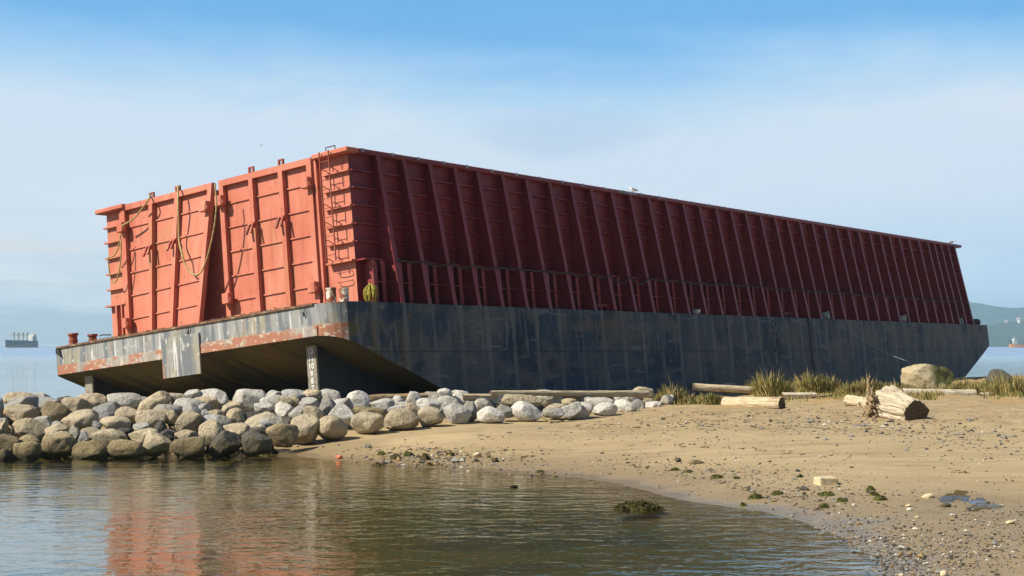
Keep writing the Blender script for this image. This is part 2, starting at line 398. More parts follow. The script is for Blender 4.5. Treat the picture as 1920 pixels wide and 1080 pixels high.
# deck edge plate and rubbing strip
mb = MB(); mb.box((-.06, rc, -.03), (.16, BW - .12, .035)); mb.build('deck_edge', M['deck'], hull)
mb = MB(); mb.box((-.035, 8.43, -HE - .004), (-.004, BW - .15, -.69)); mb.box((-.035, .9, -HE - .004), (-.004, 6.42, -.69)); mb.build('rubbing_strip', M['hullend'], hull, bevel=.01)
mb = MB(); mb.box((-.075, 6.45, -1.70), (-.004, 8.40, -.30)); mb.build('skirt_plate', M['hullend'], barge, bevel=.008)
# sides: vertical seam, drain holes
mb = MB(); mb.box((33.76, -.03, -2.6), (33.86, -.004, -.02)); mb.build('seam_strip', M['dark'], hull)
mb = MB()
for k in range(9):
    for q_, dx in ((0, 0), (1, .28)):
        if random.random() < .2: continue
        cx, czz = 29.9 + dx + random.uniform(-.05, .05), -.22 - k * .27 - q_ * .12
        ring = [(cx + .075 * math.cos(a), -.026, czz + .085 * math.sin(a)) for a in np.linspace(0, 2 * math.pi, 10, endpoint=False)]
        mb.add(ring + [(x, .0, z) for x, y, z in ring], [tuple(range(10))] + [(j, j + 10, (j + 1) % 10 + 10, (j + 1) % 10) for j in range(10)])
mb.build('draft_marking', M['iron'], hull)
# skegs with the draft scale
for yc, xa in ((1.85, .64), (13.18, .45)):
    mb = MB(); mb.add([(xa, yc - .2, -HE - K*xa + .02), (9.5, yc - .2, -4.2), (9.5, yc - .2, -4.5), (xa, yc - .2, -4.4),
                       (xa, yc + .2, -HE - K*xa + .02), (9.5, yc + .2, -4.2), (9.5, yc + .2, -4.5), (xa, yc + .2, -4.4)],
                      [(0,1,2,3), (7,6,5,4), (0,4,5,1), (3,2,6,7)], 1)
    mb.add([(xa - .05, yc - .21, -HE - K*xa + .03), (xa - .05, yc + .21, -HE - K*xa + .03), (xa - .05, yc + .21, -4.4), (xa - .05, yc - .21, -4.4),
            (xa + .03, yc - .21, -HE - K*xa + .03), (xa + .03, yc + .21, -HE - K*xa + .03), (xa + .03, yc + .21, -4.4), (xa + .03, yc - .21, -4.4)],
           [(0,1,2,3), (0,4,5,1), (1,5,6,2), (3,7,4,0)], 0)
    sk = mb.build('skeg', [M['skeg'], M['skegside']], barge)
    if yc < 5:
        tag(sk, 'grey draft post with white numerals 12 to 7')
        cu = bpy.data.curves.new('draft_numerals', 'FONT'); cu.body = '12\n11\n10\n9\n8\n7'; cu.size = .26; cu.space_line = .92; cu.align_x = 'CENTER'; cu.extrude = .002; cu.offset = .004
        cu.materials.append(M['whitepaint'])
        o = bpy.data.objects.new('draft_numerals', cu); col.objects.link(o); bpy.context.view_layer.update(); nm_ = bpy.data.meshes.new_from_object(o.evaluated_get(bpy.context.evaluated_depsgraph_get())); bpy.data.objects.remove(o); o = bpy.data.objects.new('draft_numerals', nm_); col.objects.link(o); o.parent = sk
        o.matrix_local = Matrix(((0, 0, -1, xa - .054), (-1, 0, 0, yc + .02), (0, 1, 0, -1.50), (0, 0, 0, 1)))
# mooring ring painted dark on the far end of the transom
mb = MB(); ring = [(-.05, 14.30 + .10 * math.cos(a), -.13 + .11 * math.sin(a)) for a in np.linspace(0, 2 * math.pi, 17)]
mb.tube(ring, .028, 6, cap=False); mb.tube([(-.05, 14.21, -.15), (-.06, 14.16, -.27), (-.05, 14.11, -.36)], .035, 6); mb.build('towing_shackle', M['iron'], barge)
for y_ in (6.95, 1.38):
    mb = MB(); mb.tube([(-.03, y_, -.05), (-.06, y_, -.12), (-.06, y_ + .01, -.32), (-.05, y_ + .06, -.34), (-.05, y_ + .07, -.2)], .02, 5); mb.build('deck_hook', M['iron'], barge)
# ---- bin walls
XB, XE, YT, YW, HT = 1.98, 58.3, .674, .90, 5.08
def shell(mb, x0, x1, y, z0, z1, th): mb.box((x0, y, z0), (x1, y + th, z1))
mb = MB(); mb.box((XB, YW, .01), (XE, YW + .05, HT)); mb.build('side_wall', M['shade_red'], barge)
mb = MB(); mb.box((XB, BW - YW - .05, .01), (XE, BW - YW, HT)); mb.build('side_wall', M['red'], barge)
mb = MB(); mb.box((XE, YW, .01), (XE + .05, BW - YW, HT)); mb.build('bow_wall', M['red'], barge)
mb = MB(); mb.box((XB + .5, YW + .05, .03), (XE - .01, BW - YW - .05, .5)); mb.build('hold_floor', M['deck'], barge)
# corner panels of the stern end
for ya, yb in ((YW, 2.30), (BW - 2.30, BW - YW)):
    mb = MB(); mb.box((XB - .003, ya + .002, .012), (XB + .05, yb, HT - .002))
    for y_ in (((ya + .04), None) if False else ()): pass
    mb.build('corner_panel', M['red'], barge)
# rounded-over top rail
mb = MB(); cap0, cap1 = HT, HT + .17; rail = None
mb.box((XB - .34, YT - .06, cap0), (XB + .25, 2.28, cap1))
mb.box((XB + .252, BW - YT - .45, cap0), (XE + .62, BW - YT + .06, cap1)); mb.box((XB - .34, BW - 2.28, cap0), (XB + .25, BW - YT + .06, cap1))
mb.box((XE + .10, YT + .452, cap0), (XE + .62, BW - YT - .452, cap1))
mb.build('top_rail', M['red'], barge, bevel=.03)
mb = MB(); mb.box((XB + .252, YT - .06, cap0), (XE + .62, YT + .45, cap1)); rail = mb.build('top_rail', M['shade_red'], barge, bevel=.03)
# horizontal stiffeners on corner panels and side wall
RZ = [4.52, 3.94, 3.34, 2.73, 2.13, 1.50]
frames = [3.18,4.57,5.93,7.28,8.63,10.13,11.65,13.15,14.68,16.14,17.68,19.15,20.62,22.08,23.59,25.03,26.53,28.06,29.5,31.03,32.55,33.99,35.4,36.88,38.35,39.87,41.35,42.77,44.25,45.74,47.14,48.57,50.05,51.6,53.05,54.15,55.3,56.5,57.75]
for z in RZ:
    dp = .14 if z > 1.6 else .24
    mb = MB(); mb.box((XB - dp, YW - .07, z - .03), (XB - .006, 2.02, z + .03))
    mb.build('stiffener', M['red'], barge)
    mb = MB(); mb.box((XB - dp, BW - 2.02, z - .03), (XB - .006, BW - YW + .07, z + .03)); mb.build('stiffener', M['red'], barge)
    e = [XB - .004] + frames
    mb = MB()
    for a, b in zip(e[:-1], e[1:]):
        a1 = a + (.0 if a < 2.1 else .022); dpt = .15 if z > 1.6 else .42
        # slightly bowed flat bar between two frames
        n = 5; xs_ = np.linspace(a1, b - .022, n)
        for q_ in range(n - 1):
            mb.bar((xs_[q_], YW - dpt / 2 - .004, z + .012 * math.sin(math.pi * q_ / (n - 1))), (xs_[q_+1], YW - dpt / 2 - .004, z + .012 * math.sin(math.pi * (q_+1) / (n - 1))), (0, 1, 0), dpt, .05)
    mb.build('stiffener', M['shade_red'], barge)
# vertical stiffeners of the lower side wall
for a, b in zip([XB] + frames[:-1], frames):
    k = 3 if b - a > 1.15 else 2
    for q_ in range(1, k):
        x = a + (b - a) * (q_ / k - .02)
        mb = MB(); w_ = .47 + random.uniform(-.015, .015); mb.box((x - .02, YW - w_, .02), (x + .02, YW - .004, 1.46)); mb.box((x - .10, YW - w_ - .03, .02), (x + .10, YW - w_ - .002, 1.43)); mb.build('stiffener', M['shade_red'], barge)
# thin pipe through the lower bays
mb = MB(); mb.tube([(frames[0] - .9, YW - .52, .74), (XE - 3, YW - .52, .74)], .022, 6); mb.build('pipe', M['shade_red'], barge)
# buttress frames along both sides
def buttress_mesh():
    mb = MB(); prof = [(YW - .002, .012), (.03, .012), (.215, 1.5), (YT, HT - .002), (YW - .002, HT - .002)]
    vs = [(-.012, y, z) for y, z in prof] + [(.012, y, z) for y, z in prof]; n = len(prof)
    mb.add(vs, [tuple(range(n))[::-1], tuple(range(n, 2*n))] + [(i, (i+1) % n, (i+1) % n + n, i + n) for i in range(n)])
    mb.bar((0, .008, .012), (0, .195, 1.5), (1, 0, 0), .20, .028); mb.bar((0, .195, 1.497), (0, YT - .02, HT - .004), (1, 0, 0), .20, .028)
    mb.bar((0, -.012, -.12), (0, .0, .03), (1, 0, 0), .17, .02, 1)
    return mb
bm_ = buttress_mesh()
proto = bm_.build('buttress', [M['shade_red'], M['foot']], barge); proto.location.x = frames[0]
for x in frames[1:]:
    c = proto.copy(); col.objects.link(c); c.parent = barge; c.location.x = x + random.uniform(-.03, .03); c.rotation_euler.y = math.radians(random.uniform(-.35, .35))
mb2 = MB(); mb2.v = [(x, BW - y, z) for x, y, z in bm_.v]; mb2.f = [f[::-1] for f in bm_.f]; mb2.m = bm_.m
proto2 = mb2.build('buttress', [M['shade_red'], M['foot']], barge); proto2.location.x = frames[0]
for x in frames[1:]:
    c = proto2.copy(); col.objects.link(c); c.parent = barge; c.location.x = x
# bare weld patches on the rail edge
for k, x in enumerate([2.35] + [f_ - .72 for f_ in frames[1:26]]):
    mb = MB(); w = random.uniform(.12, .2); mb.box((x, YT - .064, cap0 + .05 + random.uniform(0, .03)), (x + w, YT - .0605, cap1 - .002)); mb.box((x, YT - .066, cap1 + .001), (x + w, YT + .1, cap1 + .004)); mb.build('bare_patch', M['patch'], rail)
mb = MB(); mb.box((18.2, YT - .064, cap0 + .05), (19.6, YT - .0605, cap1 - .03)); mb.build('bare_patch', M['patch'], rail)
# far end: short stringers beyond the last frame
for z in (4.3, 3.4):
    mb = MB(); mb.box((XE + .05, YW + .05, z - .03), (XE + .3, BW - YW - .05, z + .03)); mb.build('stiffener', M['red'], barge)
# ---- end doors (each: plate, stiles, head beam, ribs, hooks, hinge blocks, lifting lugs)
XD = 1.93
def door(ya, yb, ribs, warp, label, zr, hooks, hinge):
    # ya: edge nearer the near corner, yb: other edge (ya < yb)
    def W(mb):
        out = []
        for x, y, z in mb.v:
            u = (yb - y) / (yb - ya); v = np.clip((HT + .1 - z) / HT, 0, 1.05)
            out.append((x - warp * u * v, y + (.28 * warp * u * v if warp else 0), z))
        mb.v = out; return mb
    def grid_box(a, b, ny=6, nz=10):
        mb = MB(); ys = np.linspace(a[1], b[1], ny + 1); zs = np.linspace(a[2], b[2], nz + 1)
        v = [(X, y, z) for X in (a[0], b[0]) for y in ys for z in zs]; nz1 = nz + 1; off = (ny + 1) * nz1; f = []
        for i in range(ny):
            for j in range(nz):
                q = (i*nz1+j, i*nz1+j+1, (i+1)*nz1+j+1, (i+1)*nz1+j); f.append(q); f.append(tuple(k + off for k in q[::-1]))
        for i in range(ny):
            a0, a1 = i*nz1, (i+1)*nz1; f.append((a0, a1, a1+off, a0+off)); a0 += nz; a1 += nz; f.append((a1, a0, a0+off, a1+off))
        for j in range(nz):
            a0, a1 = j, j+1; f.append((a1, a0, a0+off, a1+off)); a0 += ny*nz1; a1 += ny*nz1; f.append((a0, a1, a1+off, a0+off))
        return mb.add(v, f)
    def seg_bar(y0, y1, z0, z1, d, n=8, vertical=True):
        return grid_box((XD - d, y0, z0), (XD - .002, y1, z1), 1 if vertical else 4, n if vertical else 1)
    D, TB = .17, HT + .13
    pl = W(grid_box((XD, ya, .10), (XD + .03, yb, TB - .02))).build('end_door', M['red'], barge)
    tag(pl, label)
    W(seg_bar(ya, ya + .22, .10, TB - .22, D)).build('stile', M['red'], pl); W(seg_bar(yb - .22, yb, .10, TB - .22, D)).build('stile', M['red'], pl)
    W(seg_bar(ya, yb, TB - .217, TB, D, vertical=False)).build('head_beam', M['red'], pl)
    for y in ribs:
        W(seg_bar(y - .11, y - .075, .10, TB - .22, D - .02)).build('rib', M['red'], pl)
        W(grid_box((XD - D - .02, y - .11, .10), (XD - D + .015, y + .09, TB - .222), 1, 8)).build('rib', M['red'], pl)
    edges = [ya + .22] + [v for y in sorted(ribs) for v in (y - .11, y - .07)] + [yb - .22]
    for z in zr:
        for a, b in zip(edges[::2], edges[1::2]):
            W(grid_box((XD - .05, a + .01, z - .025), (XD - .002, b - .02, z + .025), 2, 1)).build('rail', M['red'], pl)
    for y in ribs:
        z = 3.42
        mb = MB(); mb.bar((XD - D - .03, y - .02, z), (XD - D - .10, y - .02, z - .08), (0, 1, 0), .26, .10); mb.bar((XD - D - .10, y + .08, z - .04), (XD - D - .26, y + .10, z - .40), (0, 1, 0), .09, .07); mb.bar((XD - D - .10, y - .10, z - .04), (XD - D - .24, y - .12, z - .36), (0, 1, 0), .07, .06)
        W(mb).build('hook', M['oldred'], pl)
        mb = MB(); yy = y
        mb.box((XD - .12, yy - .13, TB + .002), (XD - .05, yy - .06, TB + .17)); mb.box((XD - .12, yy + .06, TB + .002), (XD - .05, yy + .13, TB + .17)); mb.box((XD - .12, yy - .13, TB + .172), (XD - .05, yy + .13, TB + .22))
        W(mb).build('lifting_lug', M['oldred'], pl)
    for y, z in hinge:
        mb = MB(); mb.box((XD - .40, y - .17, z - .19), (XD - D - .003, y + .17, z + .19)); mb.box((XD - .36, y - .21, z - .13), (XD - .24, y + .21, z + .02))
        W(mb).build('hinge_block', M['red'], pl, bevel=.02)
    return pl
ZR = [4.35, 3.49, 2.62, 1.75, .88]
door(2.42, 7.02, [5.38, 3.90], 0., 'upright end door beside the ladder panel', ZR, None, [(2.58, 4.35), (2.58, .80), (6.86, 4.45), (6.80, .95)])
door(7.36, 12.52, [10.75, 9.28], .80, 'buckled end door whose free lower corner hangs outward', ZR, None, [(12.36, 4.35), (12.36, .72), (7.52, 4.35)])
# dark post behind the gap
mb = MB(); mb.box((XB + .12, 6.6, .1), (XB + .3, 8.6, HT - .1)); mb.build('inner_post', M['red'], barge)
# jambs either side of the doors
for y in (2.27, 12.62): 
    mb = MB(); mb.box((XD - .13, y - .05, .06), (XD + .02, y + .05, HT - .006)); mb.build('jamb', M['red'], barge)
# lower post with a slit on the far corner panel
mb = MB(); mb.box((XD - .2, 13.02, .03), (XB - .008, 13.10, 1.46)); mb.box((XD - .2, 12.72, .03), (XB - .008, 12.78, 1.46)); mb.build('corner_post', M['red'], barge)
mb = MB(); mb.tube([(XB - .1, 13.62, .42), (XB - .3, 13.85, .45), (XB - .35, 14.0, .43)], .025, 5); mb.build('cleat', M['iron'], barge)
# ladder
mb = MB(); xl = XB - .42
mb.tube([(xl, 1.80, 5.24), (xl, 1.80, 1.53)], .026, 6); mb.tube([(xl, 1.38, 5.24), (xl, 1.38, 1.53)], .026, 6)
lad = mb.build('ladder', M['oldred'], barge)
for z in np.arange(1.75, 5.2, .315):
    MB().tube([(xl, 1.80, z), (xl, 1.38, z)], .014, 5).build('rung', M['oldred'], lad)
for z in RZ[:]:
    for y in (1.80, 1.38):
        MB().tube([(xl, y, z + .10), (xl + .07, y - .05, z + .14), (XB - .05, y - .05, z + .03)], .016, 5).build('bracket', M['oldred'], lad)
for z in (1.15, .84):
    MB().tube(spline([(XB - .01, 1.66, z + .03), (XB - .14, 1.62, z), (XB - .14, 1.10, z), (XB - .01, 1.06, z + .03)], 3), .015, 5).build('grab_rung', M['oldred'], barge)
MB().tube([(XB - .2, 1.69, cap1 - .01), (XB - .2, 1.69, cap1 + .15), (XB - .2, 1.26, cap1 + .15), (XB - .2, 1.26, cap1 - .01)], .02, 5).build('hand_rail', M['dark'], barge)
# bollards on the stern deck
def bollard(x, y, h, r, mt, flange):
    mb = MB(); n = 16
    prof = [(r * 1.15, 0), (r * 1.15, .03), (r, .035), (r, h * .42), (r * (1.12 if flange else 1.), h * .43), (r * (1.12 if flange else 1.), h * .48), (r, h * .49), (r, h - .07), (r * (1.32 if flange else 1.06), h - .065), (r * (1.32 if flange else 1.06), h)]
    vs = [(x + rr * math.cos(2*math.pi*j/n), y + rr * math.sin(2*math.pi*j/n), z + .003) for rr, z in prof for j in range(n)]
    mb.add(vs, [(i*n+j, i*n+(j+1) % n, (i+1)*n+(j+1) % n, (i+1)*n+j) for i in range(len(prof)-1) for j in range(n)] + [tuple((len(prof)-1)*n + j for j in range(n))])
    return mb.build('bollard', mt, barge)
bollard(.9, 1.07, .56, .165, M['post'], False); bollard(.9, .50, .48, .155, M['post'], False)
bollard(1.2, 13.85, .46, .15, M['oldred'], True); bollard(.45, 14.02, .50, .155, M['oldred'], True)
for x0 in (15.2, 31.7):
    mb = MB(); mb.tube([(x0, .3, .25), (x0 + 1.1, .3, .25)], .07, 8); mb.tube([(x0 + .3, .3, 0), (x0 + .3, .3, .2)], .07, 8); mb.tube([(x0 + .8, .3, 0), (x0 + .8, .3, .2)], .07, 8); mb.build('mooring_bitt', M['shade_red'], barge)
mb = MB(); mb.tube([(58.9, .7, .24), (59.9, .5, .24)], .22, 12); mb.box((58.95, .4, .002), (59.85, .9, .1)); mb.build('winch', M['dark'], barge)
# rust flakes heaped on the deck edge
mb = MB()
for k in range(500):
    y = random.choice([random.uniform(2, 6.5), random.uniform(8, 12), random.uniform(1, 13)]); x = random.uniform(.02, .5); s_ = random.uniform(.02, .06)
    z = .03 + random.random() * .06
    vs = [(x + random.uniform(-s_, s_), y + random.uniform(-s_, s_) * 1.5, z + random.uniform(-.5, .8) * s_) for _ in range(4)]; mb.add(vs, [(0,1,2), (0,2,3), (0,3,1), (1,3,2)])
o = mb.build('rust_flakes', M['deck'], barge); o['kind'] = 'stuff'

# ------------------------------------------------------------------ loose ropes on the barge
def bp(px, py, x): return bloc(px, py, 0, x)
def rope(name, pts, r, mt, label, cat='rope', group=None, n=6, twist=0):
    P = [B2W(p) for p in pts]
    o = MB().tube(spline(P, n), r, 6).build(name, mt, None, True); tag(o, label, cat, group); return o
XR = 1.47
rope('rope', [bp(283, 366, 1.78)] + [bp(x, y, XR) for x, y in ((276, 378), (262, 397), (248, 412), (229, 423))], .034, M['rope'], 'yellow rope slung from a top lug to the outer hinge block', group='yellow ropes on the end doors')
rope('rope', [bp(x, y, 1.42) for x, y in ((226, 438), (223, 460), (215, 478), (203, 483), (203, 492), (207, 520), (213, 530), (220, 522), (226, 490), (227, 450))], .028, M['rope'], 'yellow rope loop drooping down the outer edge under the hinge', group='yellow ropes on the end doors')
rope('rope', [bp(332, 349, 1.74), bp(333.5, 352, 1.62)] + [bp(x, y, 1.45) for x, y in ((334, 380), (335, 420), (336, 452))] + [bp(x, y, 1.25) for x, y in ((341, 475), (349, 500), (360, 513), (371, 516))], .038, M['rope'], 'yellow rope hanging straight down a door rib then curving', group='yellow ropes on the end doors')
rope('rope', [bp(x, y, 1.05) for x, y in ((371, 516), (380, 505), (390, 478), (398, 445), (403, 415), (406, 380), (403, 345))], .032, M['rope'], 'yellow rope rising from a low loop to the gap between doors', group='yellow ropes on the end doors')
# heap of yellow line hung beside the corner
mb = MB()
cxr, cyr = 2.08, .42
for k in range(70):
    a = random.uniform(0, 2 * math.pi); rr = random.uniform(.06, .19); hh = random.uniform(.56, .68) - rr * .35
    top = (cxr + rr * .4 * math.cos(a), cyr + rr * .4 * math.sin(a), hh); midp = (cxr + rr * 1.2 * math.cos(a), cyr + rr * 1.2 * math.sin(a), hh * random.uniform(.5, .85)); low = (cxr + rr * 1.15 * math.cos(a) + random.uniform(-.04, .04), cyr + rr * 1.15 * math.sin(a), random.uniform(.01, .25))
    mb.tube([B2W(q) for q in spline([(cxr, cyr, hh + .02), top, midp, low], 4)], .017, 5)
tag(mb.build('rope_heap', M['mop'], None, True), 'heap of yellow green line standing on the hull corner', 'rope heap')
# black line looped along the frames
pts = []
for i, x in enumerate(frames):
    zc = 1.47 - .0 * i; pts.append((x, .15, zc))
    if i < len(frames) - 1:
        sag = random.choice([.05, .08, .12]) if i not in (9, 10) else .3
        xn = frames[i + 1]
        for q_ in (.25, .5, .75): pts.append((x + (xn - x) * q_, .15, zc - sag * 4 * q_ * (1 - q_)))
o = MB().tube([B2W(p) for p in pts], .028, 5).build('cable', M['chain'], None, True); tag(o, 'thin dark cable swagged along the red side frames', 'cable')
def tangle(x, lab, n=9, s=.3, mt='paleropes'):
    mb = MB()
    for k in range(n):
        a0 = random.uniform(0, 6.28); p = []
        for j in range(7):
            a = a0 + j * random.uniform(.5, 1.1); p.append(B2W((x + s * math.cos(a) * random.uniform(.4, 1.2), .22 + .14 * math.sin(a), .05 + s * .55 * (1 + math.sin(a * 1.7 + k)) * random.uniform(.5, 1))))
        mb.tube(spline(p, 3), .035, 5)
    tag(mb.build('rope_tangle', M[mt], None, True), lab, 'rope tangle', 'tangled mooring ropes on the side deck')
tangle(23.05, 'small white tangled rope on the hull edge halfway along the side', 6, .22, 'whitepaint')
tangle(36.4, 'grey rope tangle from which the blue mooring line runs down', 11, .36)
tangle(46.7, 'grey rope tangle beyond the one with the mooring line', 10, .34)
tangle(56.0, 'dull rope tangle by the bow end of the red side', 8, .34, 'bluerope')
e = hit(1745, 712)
a = B2W((36.6, .05, .1)); b = np.array([*at_depth(1703, 678, 74)]); 
pts = [a + (b - a) * q_ - np.array([0, 0, 1.0 * q_ * (1 - q_)]) for q_ in np.linspace(0, 1, 14)]
tag(MB().tube(pts, .028, 5).build('mooring_line', M['bluerope'], None, True), 'long blue mooring line slanting down the dark hull to the big boulder', 'rope')
a = B2W((57.9, .8, 1.5)); b = B2W((59.2, .5, .25))
tag(MB().tube([a + (b - a) * q_ - np.array([0, 0, .5 * q_ * (1 - q_)]) for q_ in np.linspace(0, 1, 8)], .03, 5).build('winch_line', M['iron'], None, True), 'thin line dropping from the red bow frame to the winch', 'rope')

# ------------------------------------------------------------------ riprap boulders
def rock_mat(name, base, alt, spots):
    t = material(name, base, .9, 0, .2)
    oi = t.new('ShaderNodeObjectInfo'); va = t.new('ShaderNodeVectorMath', operation='ADD'); t.l.new(t.obj, va.inputs[0])
    rv = t.new('ShaderNodeCombineXYZ'); sx = t.math('MULTIPLY', oi.outputs['Random'], 57.); t.put(rv.inputs[0], sx); t.put(rv.inputs[1], t.math('MULTIPLY', sx, 1.7)); t.l.new(rv.outputs[0], va.inputs[1]); v = va.outputs[0]
    layer(t, alt, (1.3, 1.3, 1.3), .40, .64, .9, 5, vec=v)
    layer(t, tuple(c * .72 for c in base), (5, 5, 5), .50, .68, .7, 6, vec=v)
    layer(t, tuple(min(.75, c * 1.25) for c in base), (9, 9, 9), .56, .68, .6, 5, vec=v)
    layer(t, spots, (20, 20, 20), .60, .68, .6, 3, vec=v)
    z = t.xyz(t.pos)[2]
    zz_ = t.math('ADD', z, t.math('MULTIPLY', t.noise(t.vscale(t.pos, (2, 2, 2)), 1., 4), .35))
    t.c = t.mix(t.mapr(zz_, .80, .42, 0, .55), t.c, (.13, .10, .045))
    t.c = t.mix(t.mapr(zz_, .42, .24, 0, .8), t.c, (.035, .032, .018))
    bright = t.mapr(oi.outputs['Random'], 0, 1, .82, 1.14); hs = t.new('ShaderNodeHueSaturation'); t.put(hs.inputs['Value'], bright); t.put(hs.inputs['Color'], t.c); t.c = hs.outputs[0]
    h = t.math('ADD', t.noise(t.vscale(v, (4, 4, 4)), 1., 8, .68), t.math('MULTIPLY', t.noise(t.vscale(v, (22, 22, 22)), 1., 4, .6), .25))
    return done(t, h, .22, .9)
RMAT = {'t': rock_mat('tan_stone', (.49, .415, .285), (.43, .38, .28), (.16, .13, .08)),
        'w': rock_mat('pale_stone', (.60, .585, .54), (.51, .485, .43), (.2, .19, .17)),
        'g': rock_mat('grey_stone', (.36, .365, .365), (.44, .40, .32), (.1, .1, .1)),
        'b': rock_mat('brown_stone', (.35, .285, .17), (.26, .215, .13), (.07, .055, .03)),
        'd': rock_mat('dark_stone', (.105, .10, .09), (.15, .135, .11), (.04, .04, .04))}
CN = {'t': 'tan', 'w': 'pale grey', 'g': 'mid grey', 'b': 'brown', 'd': 'dark'}
import bmesh
def rock(name, center, sx, sy, sz, tilt, mt, angular, seed, sub=4):
    r = random.Random(seed); bm = bmesh.new(); bmesh.ops.create_icosphere(bm, subdivisions=sub, radius=1)
    planes = []; ex = r.uniform(2.1, 2.9)
    for k in range(14 if angular else 10):
        n = Vector((r.gauss(0, 1), r.gauss(0, 1), r.gauss(0, 1))).normalized(); planes.append((n, r.uniform(.55, .82) if angular else r.uniform(.64, .96)))
    off = Vector((r.uniform(0, 90), r.uniform(0, 90), r.uniform(0, 90)))
    for v in bm.verts:
        p = v.co.normalized(); q = 2.0 if angular else ex; p = p / (abs(p.x)**q + abs(p.y)**q + abs(p.z)**q) ** (1/q); p = p * (1 + .20 * noise.noise(p * 1.1 + off))
        for n, d in planes:
            e_ = p.dot(n) - d
            if e_ > 0: p = p - n * (e_ * (.97 if angular else .88))
        p = p * (1 + .055 * noise.fractal(p * 2.6 + off, .9, 2.1, 5))
        v.co = p
    me = bpy.data.meshes.new(name)
    # normalise to unit box then size
    xs_ = [v.co.x for v in bm.verts]; ys_ = [v.co.y for v in bm.verts]; zs_ = [v.co.z for v in bm.verts]
    for v in bm.verts:
        v.co.x = (v.co.x - (max(xs_) + min(xs_)) / 2) / (max(xs_) - min(xs_)) * sx
        v.co.y = (v.co.y - (max(ys_) + min(ys_)) / 2) / (max(ys_) - min(ys_)) * sy
        v.co.z = (v.co.z - (max(zs_) + min(zs_)) / 2) / (max(zs_) - min(zs_)) * sz
    bmesh.ops.rotate(bm, verts=bm.verts, cent=(0, 0, 0), matrix=Matrix.Rotation(math.radians(tilt), 3, 'Y'))
    for f in bm.faces: f.smooth = True
    bm.to_mesh(me); bm.free()
    if angular:
        try: me.set_sharp_from_angle(angle=math.radians(24))
        except Exception: pass
    me.materials.append(mt)
    o = bpy.data.objects.new(name, me); col.objects.link(o); o.location = tuple(map(float, center)); return o
ZA, ZB, ZC, ZD = (0, 730, 6.), (300, 720, 5.333), (600, 720, 6.), (880, 710, 5.053)
RA = [(230,115,390,140,4,'tr'),(470,105,220,110,22,'wa'),(235,190,370,170,-8,'gr'),(235,285,345,185,0,'tr'),(520,180,270,150,6,'gr'),(585,270,300,215,24,'br'),(710,155,190,150,-52,'da'),
 (868,215,355,200,12,'tr'),(1030,135,360,150,4,'tr'),(1190,265,300,210,0,'gr'),(1392,148,375,175,0,'wr'),(1620,135,220,90,5,'gr'),(1420,282,295,145,-5,'tr'),(885,352,395,190,-12,'tr'),(1292,400,345,160,0,'tr'),
 (318,465,400,235,12,'tr'),(487,370,200,140,22,'ga'),(640,392,120,60,0,'gr'),(645,475,290,150,0,'tr'),(1090,415,110,100,0,'gr'),(690,520,220,80,0,'ta'),(825,505,150,140,-30,'ga'),(945,560,135,155,0,'ga'),
 (1015,500,250,120,0,'tr'),(1230,562,365,195,5,'tr'),(1400,495,180,100,0,'dr'),(320,600,255,150,0,'br'),(640,650,405,235,0,'br'),(292,715,310,210,0,'br'),(60,650,290,210,15,'br'),(60,745,170,130,0,'dr'),
 (1010,695,395,180,0,'br'),(1420,672,405,180,0,'br'),(1772,635,315,225,12,'tr'),(30,470,100,210,0,'tr'),(1,220,60,200,0,'gr'),(1600,435,215,110,5,'ga'),(1800,435,150,125,0,'da'),(1640,542,395,170,8,'tr'),
 (1690,332,355,175,-5,'tr'),(1720,180,370,190,-28,'tr'),(1885,222,370,90,0,'gr'),(30,375,110,90,0,'gr'),(-100,330,200,170,0,'tr'),(-90,560,220,200,0,'br'),(-80,180,200,150,0,'gr'),(150,590,130,110,0,'dr')]
RB = [(310,128,210,115,-6,'wr'),(500,135,330,145,5,'wr'),(592,178,180,195,12,'wa'),(160,165,250,120,8,'tr'),(295,248,330,165,10,'wr'),(450,205,260,140,15,'tr'),(555,308,175,85,5,'tr'),(745,248,265,115,-5,'tr'),(760,330,195,140,24,'tr'),
 (885,158,325,185,-5,'wr'),(1040,252,215,115,5,'wa'),(900,322,210,80,-5,'da'),(1130,122,155,105,-22,'wa'),(1345,108,260,90,0,'gr'),(1125,188,230,125,-10,'wr'),(1225,190,210,110,-5,'tr'),(1240,268,205,155,-5,'wa'),(1340,178,100,115,0,'tr'),
 (1520,112,195,95,0,'tr'),(1690,133,225,135,0,'wr'),(1490,202,195,115,-5,'wr'),(1670,232,155,155,10,'ga'),(1830,218,195,145,15,'wa'),(1500,302,250,140,10,'tr'),(1800,332,245,215,20,'wa'),(1380,295,190,120,-20,'gr'),
 (285,390,285,195,-5,'tr'),(105,332,155,115,0,'tr'),(560,392,300,140,5,'gr'),(500,490,235,205,-30,'tr'),(755,482,275,155,5,'tr'),(1000,392,335,160,-15,'tr'),(1110,422,225,175,10,'ga'),(1280,388,120,100,0,'dr'),
 (250,538,250,130,0,'tr'),(85,502,155,90,-10,'da'),(280,636,335,180,0,'br'),(650,602,330,225,-8,'da'),(955,597,295,215,0,'dr'),(1220,517,305,195,0,'br'),(1442,447,275,245,8,'tr'),(1710,447,305,215,0,'tr'),(50,555,150,150,25,'da'),(965,485,230,90,0,'dr'),(455,300,90,80,0,'gr'),(440,250,130,90,0,'gr')]
